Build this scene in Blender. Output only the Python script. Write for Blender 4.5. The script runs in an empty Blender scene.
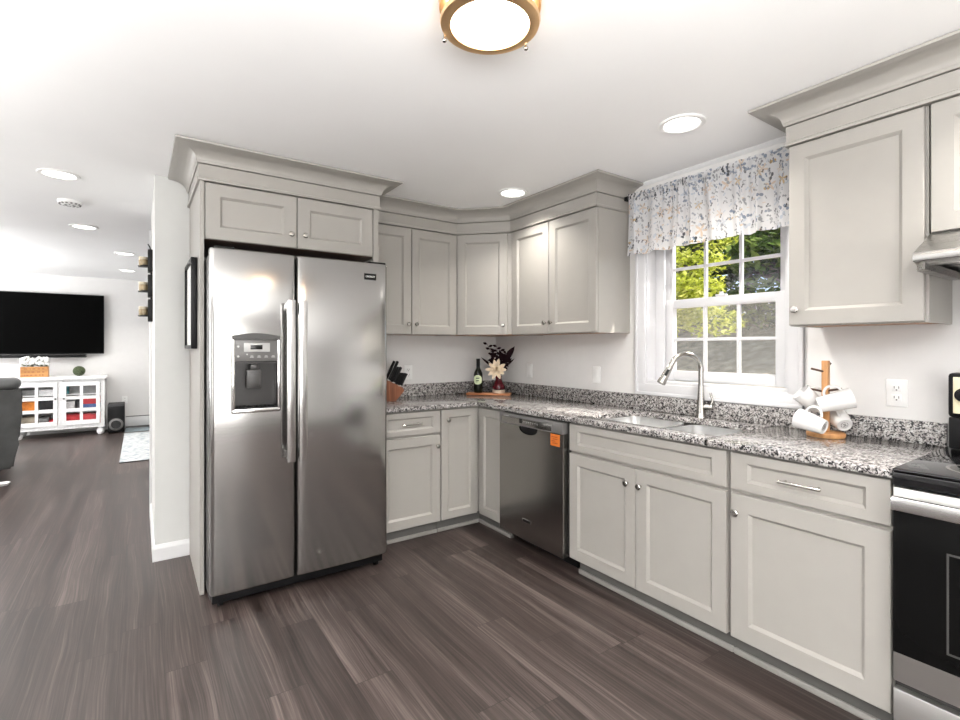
import bpy, bmesh, math, random
from mathutils import Vector, Matrix, noise

# ------------------------------------------------------------------ camera
scene = bpy.context.scene
COL = scene.collection
PI = math.pi
R_ = math.radians
YAW = 0.6047
CAM = Vector((-2.6674, -3.6093, 1.3097))
FPX = 493.32
V0 = 346.94
cam_data = bpy.data.cameras.new('camera')
cam_data.sensor_fit = 'HORIZONTAL'
cam_data.sensor_width = 36.0
cam_data.lens = FPX / 960.0 * 36.0
cam_data.shift_y = (V0 - 360.0) / 960.0
cam_data.clip_start = 0.05
cam = bpy.data.objects.new('camera', cam_data)
cam.location = CAM
cam.rotation_euler = (PI / 2, 0, -YAW)
COL.objects.link(cam)
scene.camera = cam
VF = Vector((math.sin(YAW), math.cos(YAW), 0))
VR = Vector((math.cos(YAW), -math.sin(YAW), 0))
VZ = Vector((0, 0, 1))

# ------------------------------------------------------------------ exposure
scene.view_settings.view_transform = 'Standard'
scene.view_settings.look = 'None'
scene.view_settings.gamma = 1.0
scene.view_settings.use_curve_mapping = False
scene.view_settings.exposure = 0.2

# ------------------------------------------------------------------ sky, sun, large area lights
world = bpy.data.worlds.new('sky')
scene.world = world
world.use_nodes = True
wn = world.node_tree.nodes
wl = world.node_tree.links
wn.clear()
sky = wn.new('ShaderNodeTexSky')
sky.sky_type = 'NISHITA'
sky.sun_disc = False
sky.sun_elevation = R_(48)
sky.sun_rotation = R_(120)
bg = wn.new('ShaderNodeBackground')
bg.inputs['Strength'].default_value = 0.16
wo = wn.new('ShaderNodeOutputWorld')
wl.new(sky.outputs[0], bg.inputs['Color'])
wl.new(bg.outputs[0], wo.inputs['Surface'])

sun_d = bpy.data.lights.new('sun', 'SUN')
sun_d.energy = 11
sun_d.angle = R_(0.6)
sun_d.color = (1.0, 0.95, 0.86)
sun = bpy.data.objects.new('sun', sun_d)
sun.location = (8, -6, 10)
sun.rotation_euler = Vector((-0.5, 0.45, -0.78)).to_track_quat('-Z', 'Y').to_euler()
COL.objects.link(sun)


def area(name, loc, direction, sx, sy, power, color=(1, 1, 1), shape='RECTANGLE', spread=180):
    d = bpy.data.lights.new(name, 'AREA')
    d.shape = shape
    d.size = sx
    if shape in ('RECTANGLE', 'ELLIPSE'):
        d.size_y = sy
    d.energy = power
    d.color = color
    d.spread = R_(spread)
    o = bpy.data.objects.new(name, d)
    o.location = loc
    o.rotation_euler = Vector(direction).to_track_quat('-Z', 'Y').to_euler()
    COL.objects.link(o)
    return o


# area lights added on the unseen sides, brightening the rooms as daylight would
area('daylight_fill_rear', (-3.0, -6.3, 1.15), (0, 1, 0.25), 2.8, 2.0, 74, (1.0, 0.985, 0.96))
area('daylight_fill_side', (-6.4, -2.6, 1.35), (1, 0, 0.25), 2.8, 1.6, 24, (1.0, 0.99, 0.97))
area('daylight_fill_living', (-6.9, 4.0, 1.35), (1, 0, 0.6), 2.8, 1.8, 190, (0.98, 0.99, 1.0))

# upward fills added outside the view to brighten the ceiling; no lamp stands there
area('ceiling_fill_kitchen', (-2.95, -4.1, 1.72), (0, 0, 1), 1.7, 1.7, 225, (1.0, 0.985, 0.965))
area('ceiling_fill_hall', (-5.4, 0.4, 1.72), (0, 0, 1), 1.2, 1.2, 80, (1.0, 0.985, 0.965))

area('ceiling_fill_passage', (-4.3, -1.8, 1.66), (0, 0, 1), 1.3, 1.3, 48, (1.0, 0.985, 0.965))
area('ceiling_fill_living', (-5.4, 4.2, 1.6), (0, 0, 1), 1.4, 1.4, 105, (1.0, 0.99, 0.98))

# ------------------------------------------------------------------ helpers
MAT_W = {}


class G:
    """collects shapes into one bmesh"""

    def __init__(self):
        self.bm = bmesh.new()

    def box(self, x0, x1, y0, y1, z0, z1, bev=0.0, seg=2, M=None):
        x0, x1 = min(x0, x1), max(x0, x1)
        y0, y1 = min(y0, y1), max(y0, y1)
        z0, z1 = min(z0, z1), max(z0, z1)
        b = bmesh.new()
        bmesh.ops.create_cube(b, size=1.0)
        for v in b.verts:
            v.co = Vector((x0 + (v.co.x + .5) * (x1 - x0), y0 + (v.co.y + .5) * (y1 - y0), z0 + (v.co.z + .5) * (z1 - z0)))
        if bev > 0:
            bmesh.ops.bevel(b, geom=list(b.edges), offset=min(bev, .49 * min(x1 - x0, y1 - y0, z1 - z0)), segments=seg, affect='EDGES', profile=0.5)
        self._merge(b, M)
        return self

    def _merge(self, b, M=None):
        mp = {}
        for v in b.verts:
            mp[v.index if False else v] = self.bm.verts.new(M @ v.co if M else v.co)
        for f in b.faces:
            try:
                nf = self.bm.faces.new([mp[v] for v in f.verts])
                nf.smooth = f.smooth
            except ValueError:
                pass
        b.free()

    def faces(self, verts, faces, M=None):
        vs = [self.bm.verts.new((M @ Vector(v)) if M else Vector(v)) for v in verts]
        for f in faces:
            try:
                self.bm.faces.new([vs[i] for i in f])
            except ValueError:
                pass
        return self

    def lathe(self, prof, center=(0, 0, 0), seg=32, M=None, caps=True):
        """prof: list of (r, z); axis Z"""
        c = Vector(center)
        rings = []
        for r, z in prof:
            if r < 1e-6:
                p = c + Vector((0, 0, z))
                rings.append([self.bm.verts.new(M @ p if M else p)])
            else:
                ring = []
                for i in range(seg):
                    a = 2 * PI * i / seg
                    p = c + Vector((r * math.cos(a), r * math.sin(a), z))
                    ring.append(self.bm.verts.new(M @ p if M else p))
                rings.append(ring)
        for a, b in zip(rings, rings[1:]):
            for i in range(seg):
                j = (i + 1) % seg
                try:
                    if len(a) == 1 and len(b) == 1:
                        continue
                    if len(a) == 1:
                        self.bm.faces.new([a[0], b[j], b[i]])
                    elif len(b) == 1:
                        self.bm.faces.new([a[i], a[j], b[0]])
                    else:
                        self.bm.faces.new([a[i], a[j], b[j], b[i]])
                except ValueError:
                    pass
        if caps:
            if len(rings[0]) > 1:
                self.bm.faces.new(rings[0][::-1])
            if len(rings[-1]) > 1:
                self.bm.faces.new(rings[-1])
        return self

    def cyl(self, p0, p1, r0, r1=None, seg=20):
        p0, p1 = Vector(p0), Vector(p1)
        d = p1 - p0
        M = Matrix.Translation(p0) @ d.to_track_quat('Z', 'Y').to_matrix().to_4x4()
        return self.lathe([(r0, 0), (r0 if r1 is None else r1, d.length)], seg=seg, M=M)

    def tube(self, pts, rad, seg=14, caps=True):
        pts = [Vector(p) for p in pts]
        n = len(pts)
        rads = rad if isinstance(rad, (list, tuple)) else [rad] * n
        rings = []
        up = Vector((0.13, 0.31, 0.94)).normalized()
        prev = None
        for i, p in enumerate(pts):
            t = (pts[min(i + 1, n - 1)] - pts[max(i - 1, 0)]).normalized()
            if prev is None:
                a = t.cross(up)
                if a.length < 1e-3:
                    a = t.cross(Vector((1, 0, 0)))
                a.normalize()
            else:
                a = (prev - t * prev.dot(t)).normalized()
            prev = a
            b = t.cross(a)
            rings.append([self.bm.verts.new(p + (a * math.cos(2 * PI * k / seg) + b * math.sin(2 * PI * k / seg)) * rads[i]) for k in range(seg)])
        for A, B in zip(rings, rings[1:]):
            for k in range(seg):
                j = (k + 1) % seg
                self.bm.faces.new([A[k], A[j], B[j], B[k]])
        if caps:
            self.bm.faces.new(rings[0][::-1])
            self.bm.faces.new(rings[-1])
        return self

    def ball(self, c, r, sx=1, sy=1, sz=1, sub=3, M=None):
        b = bmesh.new()
        bmesh.ops.create_icosphere(b, subdivisions=sub, radius=r)
        for v in b.verts:
            v.co = Vector((v.co.x * sx, v.co.y * sy, v.co.z * sz)) + Vector(c)
        self._merge(b, M)
        return self

    def prism(self, poly, z0, z1, M=None):
        """poly: xy outline, counter-clockwise; extruded z0..z1"""
        n = len(poly)
        vs = [(x, y, z0) for x, y in poly] + [(x, y, z1) for x, y in poly]
        fs = [list(range(n))[::-1], list(range(n, 2 * n))]
        for i in range(n):
            j = (i + 1) % n
            fs.append([i, j, n + j, n + i])
        return self.faces(vs, fs, M)

    def sweep(self, path, prof):
        """path: xy polyline; prof: (offset to the right of travel, z) outline; mitred"""
        P = [Vector((x, y)) for x, y in path]
        n = len(P)
        rings = []
        for i in range(n):
            def nrm(a, b):
                d = (b - a).normalized()
                return Vector((d.y, -d.x))
            if i == 0:
                m = nrm(P[0], P[1])
            elif i == n - 1:
                m = nrm(P[-2], P[-1])
            else:
                n1, n2 = nrm(P[i - 1], P[i]), nrm(P[i], P[i + 1])
                m = (n1 + n2)
                m = m / (m.length_squared / 2) if m.length > 1e-6 else n1
                m = m * 1.0
            rings.append([self.bm.verts.new((P[i].x + m.x * o, P[i].y + m.y * o, z)) for o, z in prof])
        k = len(prof)
        for A, B in zip(rings, rings[1:]):
            for i in range(k):
                j = (i + 1) % k
                self.bm.faces.new([A[i], A[j], B[j], B[i]])
        self.bm.faces.new(rings[0][::-1])
        self.bm.faces.new(rings[-1])
        return self


def link(o, parent=None):
    COL.objects.link(o)
    if parent is not None:
        o.parent = parent
    return o


def obj(name, g, mat, parent=None, world=False, origin=None, smooth=35):
    me = bpy.data.meshes.new(name)
    bmesh.ops.recalc_face_normals(g.bm, faces=list(g.bm.faces))
    if world and parent is not None:
        Mi = MAT_W[parent.name].inverted()
        for v in g.bm.verts:
            v.co = Mi @ v.co
    if origin is not None:
        ov = Vector(origin)
        for v in g.bm.verts:
            v.co = v.co - ov
    if smooth:
        for f in g.bm.faces:
            f.smooth = True
    g.bm.to_mesh(me)
    g.bm.free()
    if smooth:
        me.set_sharp_from_angle(angle=R_(smooth))
    if isinstance(mat, (list, tuple)):
        for m in mat:
            me.materials.append(m)
    else:
        me.materials.append(mat)
    o = bpy.data.objects.new(name, me)
    link(o, parent)
    if origin is not None:
        o.location = origin
    MAT_W[o.name] = (MAT_W[parent.name] if parent is not None else Matrix.Identity(4)) @ (Matrix.Translation(origin) if origin is not None else Matrix.Identity(4))
    return o


def tag(o, label, cat, group=None, kind=None):
    o['label'] = label
    o['category'] = cat
    if group:
        o['group'] = group
    if kind:
        o['kind'] = kind
    return o


def thing(name, label, cat, loc=(0, 0, 0), rotz=0.0, group=None, M=None):
    o = bpy.data.objects.new(name, None)
    o.empty_display_size = 0.1
    COL.objects.link(o)
    if M is None:
        M = Matrix.Translation(loc) @ Matrix.Rotation(rotz, 4, 'Z')
    o.location = M.to_translation()
    o.rotation_euler = M.to_euler()
    MAT_W[o.name] = M
    return tag(o, label, cat, group)


def structure(name, g, mat, parent=None, origin=None, smooth=0):
    o = obj(name, g, mat, parent, origin=origin, smooth=smooth)
    if parent is None:
        o['kind'] = 'structure'
    return o


# ------------------------------------------------------------------ materials
class NT:
    def __init__(self, name):
        self.m = bpy.data.materials.new(name)
        self.m.use_nodes = True
        self.n = self.m.node_tree.nodes
        self.l = self.m.node_tree.links
        self.n.clear()
        self.out = self.n.new('ShaderNodeOutputMaterial')
        self.b = self.n.new('ShaderNodeBsdfPrincipled')
        self.l.new(self.b.outputs[0], self.out.inputs['Surface'])

    def new(self, t, **kw):
        nd = self.n.new('ShaderNode' + t)
        for k, v in kw.items():
            if k.startswith('i_'):
                key = k[2:]
                nd.inputs[int(key) if key.isdigit() else key.replace('_', ' ')].default_value = v
            else:
                setattr(nd, k, v)
        return nd

    def coord(self, scale=(1, 1, 1), kind='Object', rot=(0, 0, 0)):
        tc = self.new('TexCoord')
        mp = self.new('Mapping')
        mp.inputs['Scale'].default_value = scale
        mp.inputs['Rotation'].default_value = rot
        self.l.new(tc.outputs[kind], mp.inputs['Vector'])
        return mp.outputs[0]

    def ramp(self, fac, stops, interp='LINEAR'):
        r = self.new('ValToRGB')
        r.color_ramp.interpolation = interp
        el = r.color_ramp.elements
        while len(el) > 1:
            el.remove(el[-1])
        el[0].position = stops[0][0]
        el[0].color = (*stops[0][1], 1)
        for p, c in stops[1:]:
            e = el.new(p)
            e.color = (*c, 1)
        self.l.new(fac, r.inputs[0])
        return r.outputs[0]

    def math(self, op, a, b=None, c=None, clamp=False):
        nd = self.new('Math', operation=op)
        nd.use_clamp = clamp
        for i, v in enumerate((a, b, c)):
            if v is None:
                continue
            if isinstance(v, (int, float)):
                nd.inputs[i].default_value = v
            else:
                self.l.new(v, nd.inputs[i])
        return nd.outputs[0]

    def mix(self, fac, a, b, blend='MIX'):
        nd = self.new('Mix', data_type='RGBA', blend_type=blend)
        for i, v in ((0, fac), (6, a), (7, b)):
            if isinstance(v, (int, float)):
                nd.inputs[i].default_value = v
            elif isinstance(v, tuple):
                nd.inputs[i].default_value = (*v, 1)
            else:
                self.l.new(v, nd.inputs[i])
        return nd.outputs[2]

    def set(self, **kw):
        for k, v in kw.items():
            s = self.b.inputs[k.replace('_', ' ')]
            if isinstance(v, (int, float)):
                s.default_value = v
            elif isinstance(v, tuple):
                s.default_value = (*v, 1) if len(v) == 3 else v
            else:
                self.l.new(v, s)
        return self

    def bump(self, h, strength=0.2, dist=0.01):
        bn = self.new('Bump')
        bn.inputs['Strength'].default_value = strength
        bn.inputs['Distance'].default_value = dist
        self.l.new(h, bn.inputs['Height'])
        self.l.new(bn.outputs[0], self.b.inputs['Normal'])


def plain(name, col, rough=0.5, metal=0.0, var=0.04, scale=14.0, spec=None, bump=0.0):
    t = NT(name)
    v = t.coord()
    nz = t.new('TexNoise')
    nz.inputs['Scale'].default_value = scale
    nz.inputs['Detail'].default_value = 3
    t.l.new(v, nz.inputs['Vector'])
    lo = tuple(c * (1 - var) for c in col)
    hi = tuple(min(1, c * (1 + var)) for c in col)
    t.set(Base_Color=t.ramp(nz.outputs[0], [(0.3, lo), (0.7, hi)]), Roughness=rough, Metallic=metal)
    if spec is not None:
        t.b.inputs['Specular IOR Level'].default_value = spec
    if bump:
        t.bump(nz.outputs[0], bump, 0.003)
    return t.m


def emitter(name, col, strength):
    t = NT(name)
    t.set(Base_Color=col, Emission_Color=col, Emission_Strength=strength, Roughness=0.4)
    return t.m


def steel(name, col, rough, axis='Z', aniso=0.5):
    t = NT(name)
    sc = {'Z': (260, 260, 1.2), 'X': (1.2, 260, 260), 'Y': (260, 1.2, 260)}[axis]
    v = t.coord(sc)
    nz = t.new('TexNoise')
    nz.inputs['Scale'].default_value = 1.0
    nz.inputs['Detail'].default_value = 2
    t.l.new(v, nz.inputs['Vector'])
    lo = tuple(c * 0.985 for c in col)
    hi = tuple(min(1, c * 1.015) for c in col)
    t.set(Base_Color=t.ramp(nz.outputs[0], [(0.3, lo), (0.7, hi)]), Metallic=1.0)
    t.l.new(t.ramp(nz.outputs[0], [(0.3, (rough * .96,) * 3), (0.7, (rough * 1.04,) * 3)]), t.b.inputs['Roughness'])
    return t.m


def glass(name, tint=(1, 1, 1), refl=1.0):
    t = NT(name)
    t.n.remove(t.b)
    tr = t.new('BsdfTransparent')
    tr.inputs[0].default_value = (*tint, 1)
    gl = t.new('BsdfGlossy')
    gl.inputs['Roughness'].default_value = 0.02
    fr = t.new('Fresnel')
    fr.inputs['IOR'].default_value = 1.45
    mx = t.new('MixShader')
    geo = t.new('NewGeometry')
    front = t.math('SUBTRACT', 1.0, geo.outputs['Backfacing'])
    t.l.new(t.math('MULTIPLY', t.math('MULTIPLY', fr.outputs[0], refl, clamp=True), front), mx.inputs[0])
    t.l.new(tr.outputs[0], mx.inputs[1])
    t.l.new(gl.outputs[0], mx.inputs[2])
    t.l.new(mx.outputs[0], t.out.inputs['Surface'])
    return t.m


def make_granite():
    t = NT('granite')
    v = t.coord()
    dn = t.new('TexNoise')
    dn.inputs['Scale'].default_value = 90
    t.l.new(v, dn.inputs['Vector'])
    w = t.mix(0.012, v, dn.outputs['Color'], 'ADD')
    vo = t.new('TexVoronoi')
    vo.inputs['Scale'].default_value = 195
    t.l.new(w, vo.inputs['Vector'])
    sep = t.new('SeparateColor')
    t.l.new(vo.outputs['Color'], sep.inputs[0])
    big = t.new('TexNoise')
    big.inputs['Scale'].default_value = 50
    big.inputs['Detail'].default_value = 2
    t.l.new(v, big.inputs['Vector'])
    s = t.math('ADD', t.math('MULTIPLY', sep.outputs[0], 0.75), t.math('MULTIPLY', t.math('SUBTRACT', big.outputs[0], 0.5), 1.2))
    c = t.ramp(s, [(0.0, (0.015, 0.015, 0.016)), (0.12, (0.055, 0.053, 0.055)), (0.22, (0.16, 0.148, 0.145)), (0.34, (0.29, 0.268, 0.258)),
                   (0.50, (0.41, 0.395, 0.385)), (0.70, (0.50, 0.49, 0.48))], 'CONSTANT')
    t.set(Base_Color=c, Roughness=0.12)
    return t.m


def make_floor():
    t = NT('plank_floor')
    tc = t.new('TexCoord')
    sp = t.new('SeparateXYZ')
    t.l.new(tc.outputs['Object'], sp.inputs[0])
    X, Y = sp.outputs[0], sp.outputs[1]
    Wd, Ln = 0.152, 1.22
    xi = t.math('FLOOR', t.math('DIVIDE', X, Wd))
    wn1 = t.new('TexWhiteNoise', noise_dimensions='1D')
    t.l.new(xi, wn1.inputs['W'])
    yo = t.math('ADD', t.math('DIVIDE', Y, Ln), t.math('MULTIPLY', wn1.outputs['Value'], 7.3))
    yi = t.math('FLOOR', yo)
    wn2 = t.new('TexWhiteNoise', noise_dimensions='2D')
    cb = t.new('CombineXYZ')
    t.l.new(xi, cb.inputs[0])
    t.l.new(yi, cb.inputs[1])
    t.l.new(cb.outputs[0], wn2.inputs['Vector'])
    r = wn2.outputs['Value']
    # grain: streaks along Y, shifted for each plank
    gv = t.new('CombineXYZ')
    t.l.new(t.math('ADD', t.math('MULTIPLY', X, 1.0), t.math('MULTIPLY', r, 31.0)), gv.inputs[0])
    t.l.new(t.math('ADD', t.math('MULTIPLY', Y, 0.035), t.math('MULTIPLY', r, 17.0)), gv.inputs[1])
    wob = t.new('TexNoise')
    wob.inputs['Scale'].default_value = 5.0
    wob.inputs['Detail'].default_value = 1
    wv = t.new('CombineXYZ')
    t.l.new(t.math('ADD', X, t.math('MULTIPLY', r, 9.0)), wv.inputs[0])
    t.l.new(t.math('MULTIPLY', Y, 0.30), wv.inputs[1])
    t.l.new(wv.outputs[0], wob.inputs['Vector'])
    gx = t.math('ADD', t.math('ADD', X, t.math('MULTIPLY', r, 31.0)), t.math('MULTIPLY', t.math('SUBTRACT', wob.outputs[0], 0.5), 0.045))
    gv2 = t.new('CombineXYZ')
    t.l.new(gx, gv2.inputs[0])
    t.l.new(t.math('MULTIPLY', Y, 0.012), gv2.inputs[1])
    n1 = t.new('TexNoise')
    n1.inputs['Scale'].default_value = 130
    n1.inputs['Detail'].default_value = 4
    n1.inputs['Roughness'].default_value = 0.65
    t.l.new(gv2.outputs[0], n1.inputs['Vector'])
    n2 = t.new('TexNoise')
    n2.inputs['Scale'].default_value = 24
    n2.inputs['Detail'].default_value = 2
    t.l.new(gv2.outputs[0], n2.inputs['Vector'])
    s = t.math('ADD', t.math('MULTIPLY', n1.outputs[0], 0.62), t.math('MULTIPLY', n2.outputs[0], 0.38))
    s = t.math('ADD', s, t.math('MULTIPLY', t.math('SUBTRACT', r, 0.5), 0.09))
    c = t.ramp(s, [(0.32, (0.0112, 0.0070, 0.0060)), (0.44, (0.028, 0.019, 0.0166)), (0.54, (0.054, 0.039, 0.035)), (0.68, (0.125, 0.097, 0.088))])
    fx = t.math('FRACT', t.math('DIVIDE', X, Wd))
    fy = t.math('FRACT', yo)
    ex = t.math('LESS_THAN', t.math('MINIMUM', fx, t.math('SUBTRACT', 1.0, fx)), 0.010)
    ey = t.math('LESS_THAN', t.math('MINIMUM', fy, t.math('SUBTRACT', 1.0, fy)), 0.0015)
    e = t.math('MAXIMUM', ex, ey)
    c2 = t.mix(t.math('MULTIPLY', e, 0.6), c, (0.012, 0.009, 0.008))
    t.set(Base_Color=c2, Roughness=t.ramp(s, [(0.3, (0.36,) * 3), (0.7, (0.46,) * 3)]))
    t.b.inputs['Specular IOR Level'].default_value = 0.55
    t.bump(s, 0.12, 0.002)
    return t.m


def make_wood(name, c0, c1, c2, axis=0, rough=0.45, scale=30):
    t = NT(name)
    sc = [1, 1, 1]
    sc[axis] = 0.07
    v = t.coord(tuple(sc))
    n1 = t.new('TexNoise')
    n1.inputs['Scale'].default_value = scale
    n1.inputs['Detail'].default_value = 4
    n1.inputs['Distortion'].default_value = 0.6
    t.l.new(v, n1.inputs['Vector'])
    t.set(Base_Color=t.ramp(n1.outputs[0], [(0.3, c0), (0.5, c1), (0.7, c2)]), Roughness=rough)
    return t.m


def make_valance():
    """white voile printed with slate, tan and charcoal blossoms and leaves, lets daylight through"""
    t = NT('printed_voile')
    uv = t.new('TexCoord').outputs['UV']
    col = None
    base = (0.80, 0.80, 0.815)

    def layer(col, scale, petals, rmax, seed, stops, keep, mask=None):
        mp = t.new('Mapping')
        mp.inputs['Location'].default_value = (seed, seed * .37, 0)
        mp.inputs['Scale'].default_value = (scale, scale, scale)
        t.l.new(uv, mp.inputs[0])
        wob = t.new('TexNoise')
        wob.inputs['Scale'].default_value = 2.2
        t.l.new(mp.outputs[0], wob.inputs['Vector'])
        vv = t.mix(0.16, mp.outputs[0], wob.outputs['Color'], 'ADD')
        vo = t.new('TexVoronoi', voronoi_dimensions='2D')
        vo.inputs['Scale'].default_value = 1.0
        vo.inputs['Randomness'].default_value = 0.95
        t.l.new(vv, vo.inputs['Vector'])
        sub = t.new('VectorMath', operation='SUBTRACT')
        t.l.new(vv, sub.inputs[0])
        t.l.new(vo.outputs['Position'], sub.inputs[1])
        sp = t.new('SeparateXYZ')
        t.l.new(sub.outputs[0], sp.inputs[0])
        ang = t.math('ARCTAN2', sp.outputs[1], sp.outputs[0])
        sc = t.new('SeparateColor')
        t.l.new(vo.outputs['Color'], sc.inputs[0])
        an = t.math('ADD', t.math('MULTIPLY', ang, petals), t.math('MULTIPLY', sc.outputs[0], 6.283))
        rad = t.math('MULTIPLY', t.math('ADD', 0.55, t.math('MULTIPLY', t.math('COSINE', an), 0.45)), rmax)
        rad = t.math('MULTIPLY', rad, t.math('ADD', 0.6, t.math('MULTIPLY', sc.outputs[2], 0.6)))
        ins = t.math('LESS_THAN', vo.outputs['Distance'], rad)
        ok = t.math('LESS_THAN', sc.outputs[1], keep)
        m = t.math('MULTIPLY', ins, ok)
        if mask is not None:
            m = t.math('MULTIPLY', m, mask)
        cc = t.ramp(sc.outputs[0], stops, 'CONSTANT')
        fade = t.math('ADD', 0.55, t.math('MULTIPLY', sc.outputs[2], 0.45))
        return t.mix(t.math('MULTIPLY', m, fade), col, cc)

    slate, dark, tan, ochre, grey, pale = (0.22, 0.27, 0.36), (0.055, 0.06, 0.075), (0.72, 0.58, 0.46), (0.55, 0.38, 0.17), (0.36, 0.37, 0.39), (0.58, 0.63, 0.71)
    col = layer(base, 13.0, 5, 0.46, 3.1, [(0, tan), (0.35, pale), (0.6, tan), (0.88, ochre)], 0.38)
    col = layer(col, 24.0, 2, 0.46, 7.7, [(0, slate), (0.3, grey), (0.5, dark), (0.7, pale), (0.93, ochre)], 0.5)
    col = layer(col, 44.0, 2, 0.50, 1.9, [(0, grey), (0.35, slate), (0.5, dark), (0.72, pale), (0.93, tan)], 0.5)
    # a denser band of print along the top hem
    us = t.new('SeparateXYZ')
    t.l.new(uv, us.inputs[0])
    band = t.math('GREATER_THAN', us.outputs[1], 0.335)
    col = layer(col, 30.0, 2, 0.60, 5.3, [(0, slate), (0.3, dark), (0.7, grey), (0.9, slate)], 0.8, band)
    t.n.remove(t.b)
    df = t.new('BsdfDiffuse')
    tl = t.new('BsdfTranslucent')
    tp = t.new('BsdfTransparent')
    t.l.new(col, df.inputs[0])
    t.l.new(col, tl.inputs[0])
    mx = t.new('MixShader')
    mx.inputs[0].default_value = 0.45
    t.l.new(df.outputs[0], mx.inputs[1])
    t.l.new(tl.outputs[0], mx.inputs[2])
    m2 = t.new('MixShader')
    m2.inputs[0].default_value = 0.10
    t.l.new(mx.outputs[0], m2.inputs[1])
    t.l.new(tp.outputs[0], m2.inputs[2])
    t.l.new(m2.outputs[0], t.out.inputs['Surface'])
    return t.m


def make_screen():
    t = NT('insect_screen')
    t.n.remove(t.b)
    tr = t.new('BsdfTransparent')
    df = t.new('BsdfDiffuse')
    df.inputs[0].default_value = (0.42, 0.41, 0.39, 1)
    tl = t.new('BsdfTranslucent')
    tl.inputs[0].default_value = (0.42, 0.41, 0.39, 1)
    a = t.new('MixShader')
    a.inputs[0].default_value = 0.5
    t.l.new(df.outputs[0], a.inputs[1])
    t.l.new(tl.outputs[0], a.inputs[2])
    v = t.coord()
    nz = t.new('TexNoise')
    nz.inputs['Scale'].default_value = 9
    t.l.new(v, nz.inputs['Vector'])
    mx = t.new('MixShader')
    t.l.new(t.math('ADD', 0.13, t.math('MULTIPLY', nz.outputs[0], 0.08)), mx.inputs[0])
    t.l.new(tr.outputs[0], mx.inputs[1])
    t.l.new(a.outputs[0], mx.inputs[2])
    t.l.new(mx.outputs[0], t.out.inputs['Surface'])
    return t.m


def make_leaf(name, cols, trans=0.35):
    t = NT(name)
    v = t.coord()
    nz = t.new('TexNoise')
    nz.inputs['Scale'].default_value = 3.2
    nz.inputs['Detail'].default_value = 5
    nz.inputs['Roughness'].default_value = 0.7
    t.l.new(v, nz.inputs['Vector'])
    c = t.ramp(nz.outputs[0], [(0.3, cols[0]), (0.5, cols[1]), (0.68, cols[2])])
    t.n.remove(t.b)
    df = t.new('BsdfDiffuse')
    tl = t.new('BsdfTranslucent')
    t.l.new(c, df.inputs[0])
    t.l.new(c, tl.inputs[0])
    mx = t.new('MixShader')
    mx.inputs[0].default_value = trans
    t.l.new(df.outputs[0], mx.inputs[1])
    t.l.new(tl.outputs[0], mx.inputs[2])
    t.l.new(mx.outputs[0], t.out.inputs['Surface'])
    return t.m


M_CAB = plain('greige_cabinet_paint', (0.332, 0.317, 0.292), 0.40, var=0.012)
M_TOE = plain('shaded_toe_kick', (0.115, 0.112, 0.105), .5)  # darker than the cabinets: shade of the recess is put into this grey
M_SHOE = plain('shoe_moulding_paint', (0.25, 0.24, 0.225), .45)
M_WALL = plain('wall_paint', (0.70, 0.69, 0.68), 0.75, var=0.012)
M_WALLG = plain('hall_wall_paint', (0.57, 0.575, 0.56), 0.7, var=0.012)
M_CEIL = plain('ceiling_paint', (0.90, 0.90, 0.90), 0.55, var=0.008, scale=3)
M_TRIM = plain('white_trim_paint', (0.69, 0.69, 0.695), 0.35, var=0.01)
M_WINDOW = plain('window_paint', (0.64, 0.64, 0.655), 0.35, var=0.01)
M_FLOOR = make_floor()
M_GRANITE = make_granite()
M_STEEL = steel('brushed_stainless', (0.47, 0.465, 0.455), 0.16, 'X')
M_STEELX = steel('brushed_stainless_horizontal', (0.64, 0.635, 0.625), 0.22, 'X')
M_STEELY = steel('brushed_stainless_lengthwise', (0.64, 0.635, 0.625), 0.24, 'Y')
M_HOOD = steel('hood_steel', (0.44, 0.435, 0.425), 0.28, 'Y')
M_RANGE = steel('satin_range_steel', (0.60, 0.595, 0.58), 0.40, 'Y')
M_DWSTEEL = steel('dark_brushed_stainless', (0.36, 0.35, 0.34), 0.22, 'Y')
M_NICKEL = plain('satin_nickel', (0.46, 0.445, 0.42), 0.22, 1.0)
M_CHROME = plain('bright_metal', (0.75, 0.75, 0.74), 0.12, 1.0)
M_BLACK = plain('black_plastic', (0.006, 0.006, 0.0065), 0.4, spec=.2)
M_GLOSS = plain('black_glass', (0.006, 0.006, 0.007), 0.05)
M_DGREY = plain('dark_grey_plastic', (0.06, 0.058, 0.056), 0.35)
M_MGREY = plain('grey_plastic', (0.13, 0.126, 0.122), 0.35)
M_LGREY = plain('light_grey_plastic', (0.45, 0.45, 0.44), 0.35)
M_WHITE = plain('white_plastic', (0.82, 0.82, 0.81), 0.35)
M_CERAM = plain('white_glazed_ceramic', (0.70, 0.695, 0.69), 0.14, var=0.005)
M_BRASS = plain('brushed_brass', (0.90, 0.60, 0.32), 0.34, 1.0)
M_GLASS = glass('clear_glass')
M_UNDER = make_wood('unfinished_cabinet_wood', (0.30, 0.15, 0.075), (0.42, 0.22, 0.11), (0.52, 0.30, 0.16), 1)
M_DWOOD = make_wood('dark_brown_wood', (0.045, 0.022, 0.014), (0.07, 0.035, 0.022), (0.10, 0.05, 0.032), 0)
M_OAK = make_wood('oiled_oak', (0.42, 0.20, 0.075), (0.55, 0.28, 0.11), (0.64, 0.36, 0.16), 2)
M_BLOCK = make_wood('knife_block_wood', (0.11, 0.036, 0.016), (0.19, 0.065, 0.028), (0.28, 0.11, 0.05), 2)
M_BOARD = make_wood('cherry_board_wood', (0.40, 0.13, 0.045), (0.52, 0.20, 0.075), (0.62, 0.28, 0.12), 0)
M_LAMP = emitter('lit_lens', (1.0, 0.97, 0.92), 5.0)
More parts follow.
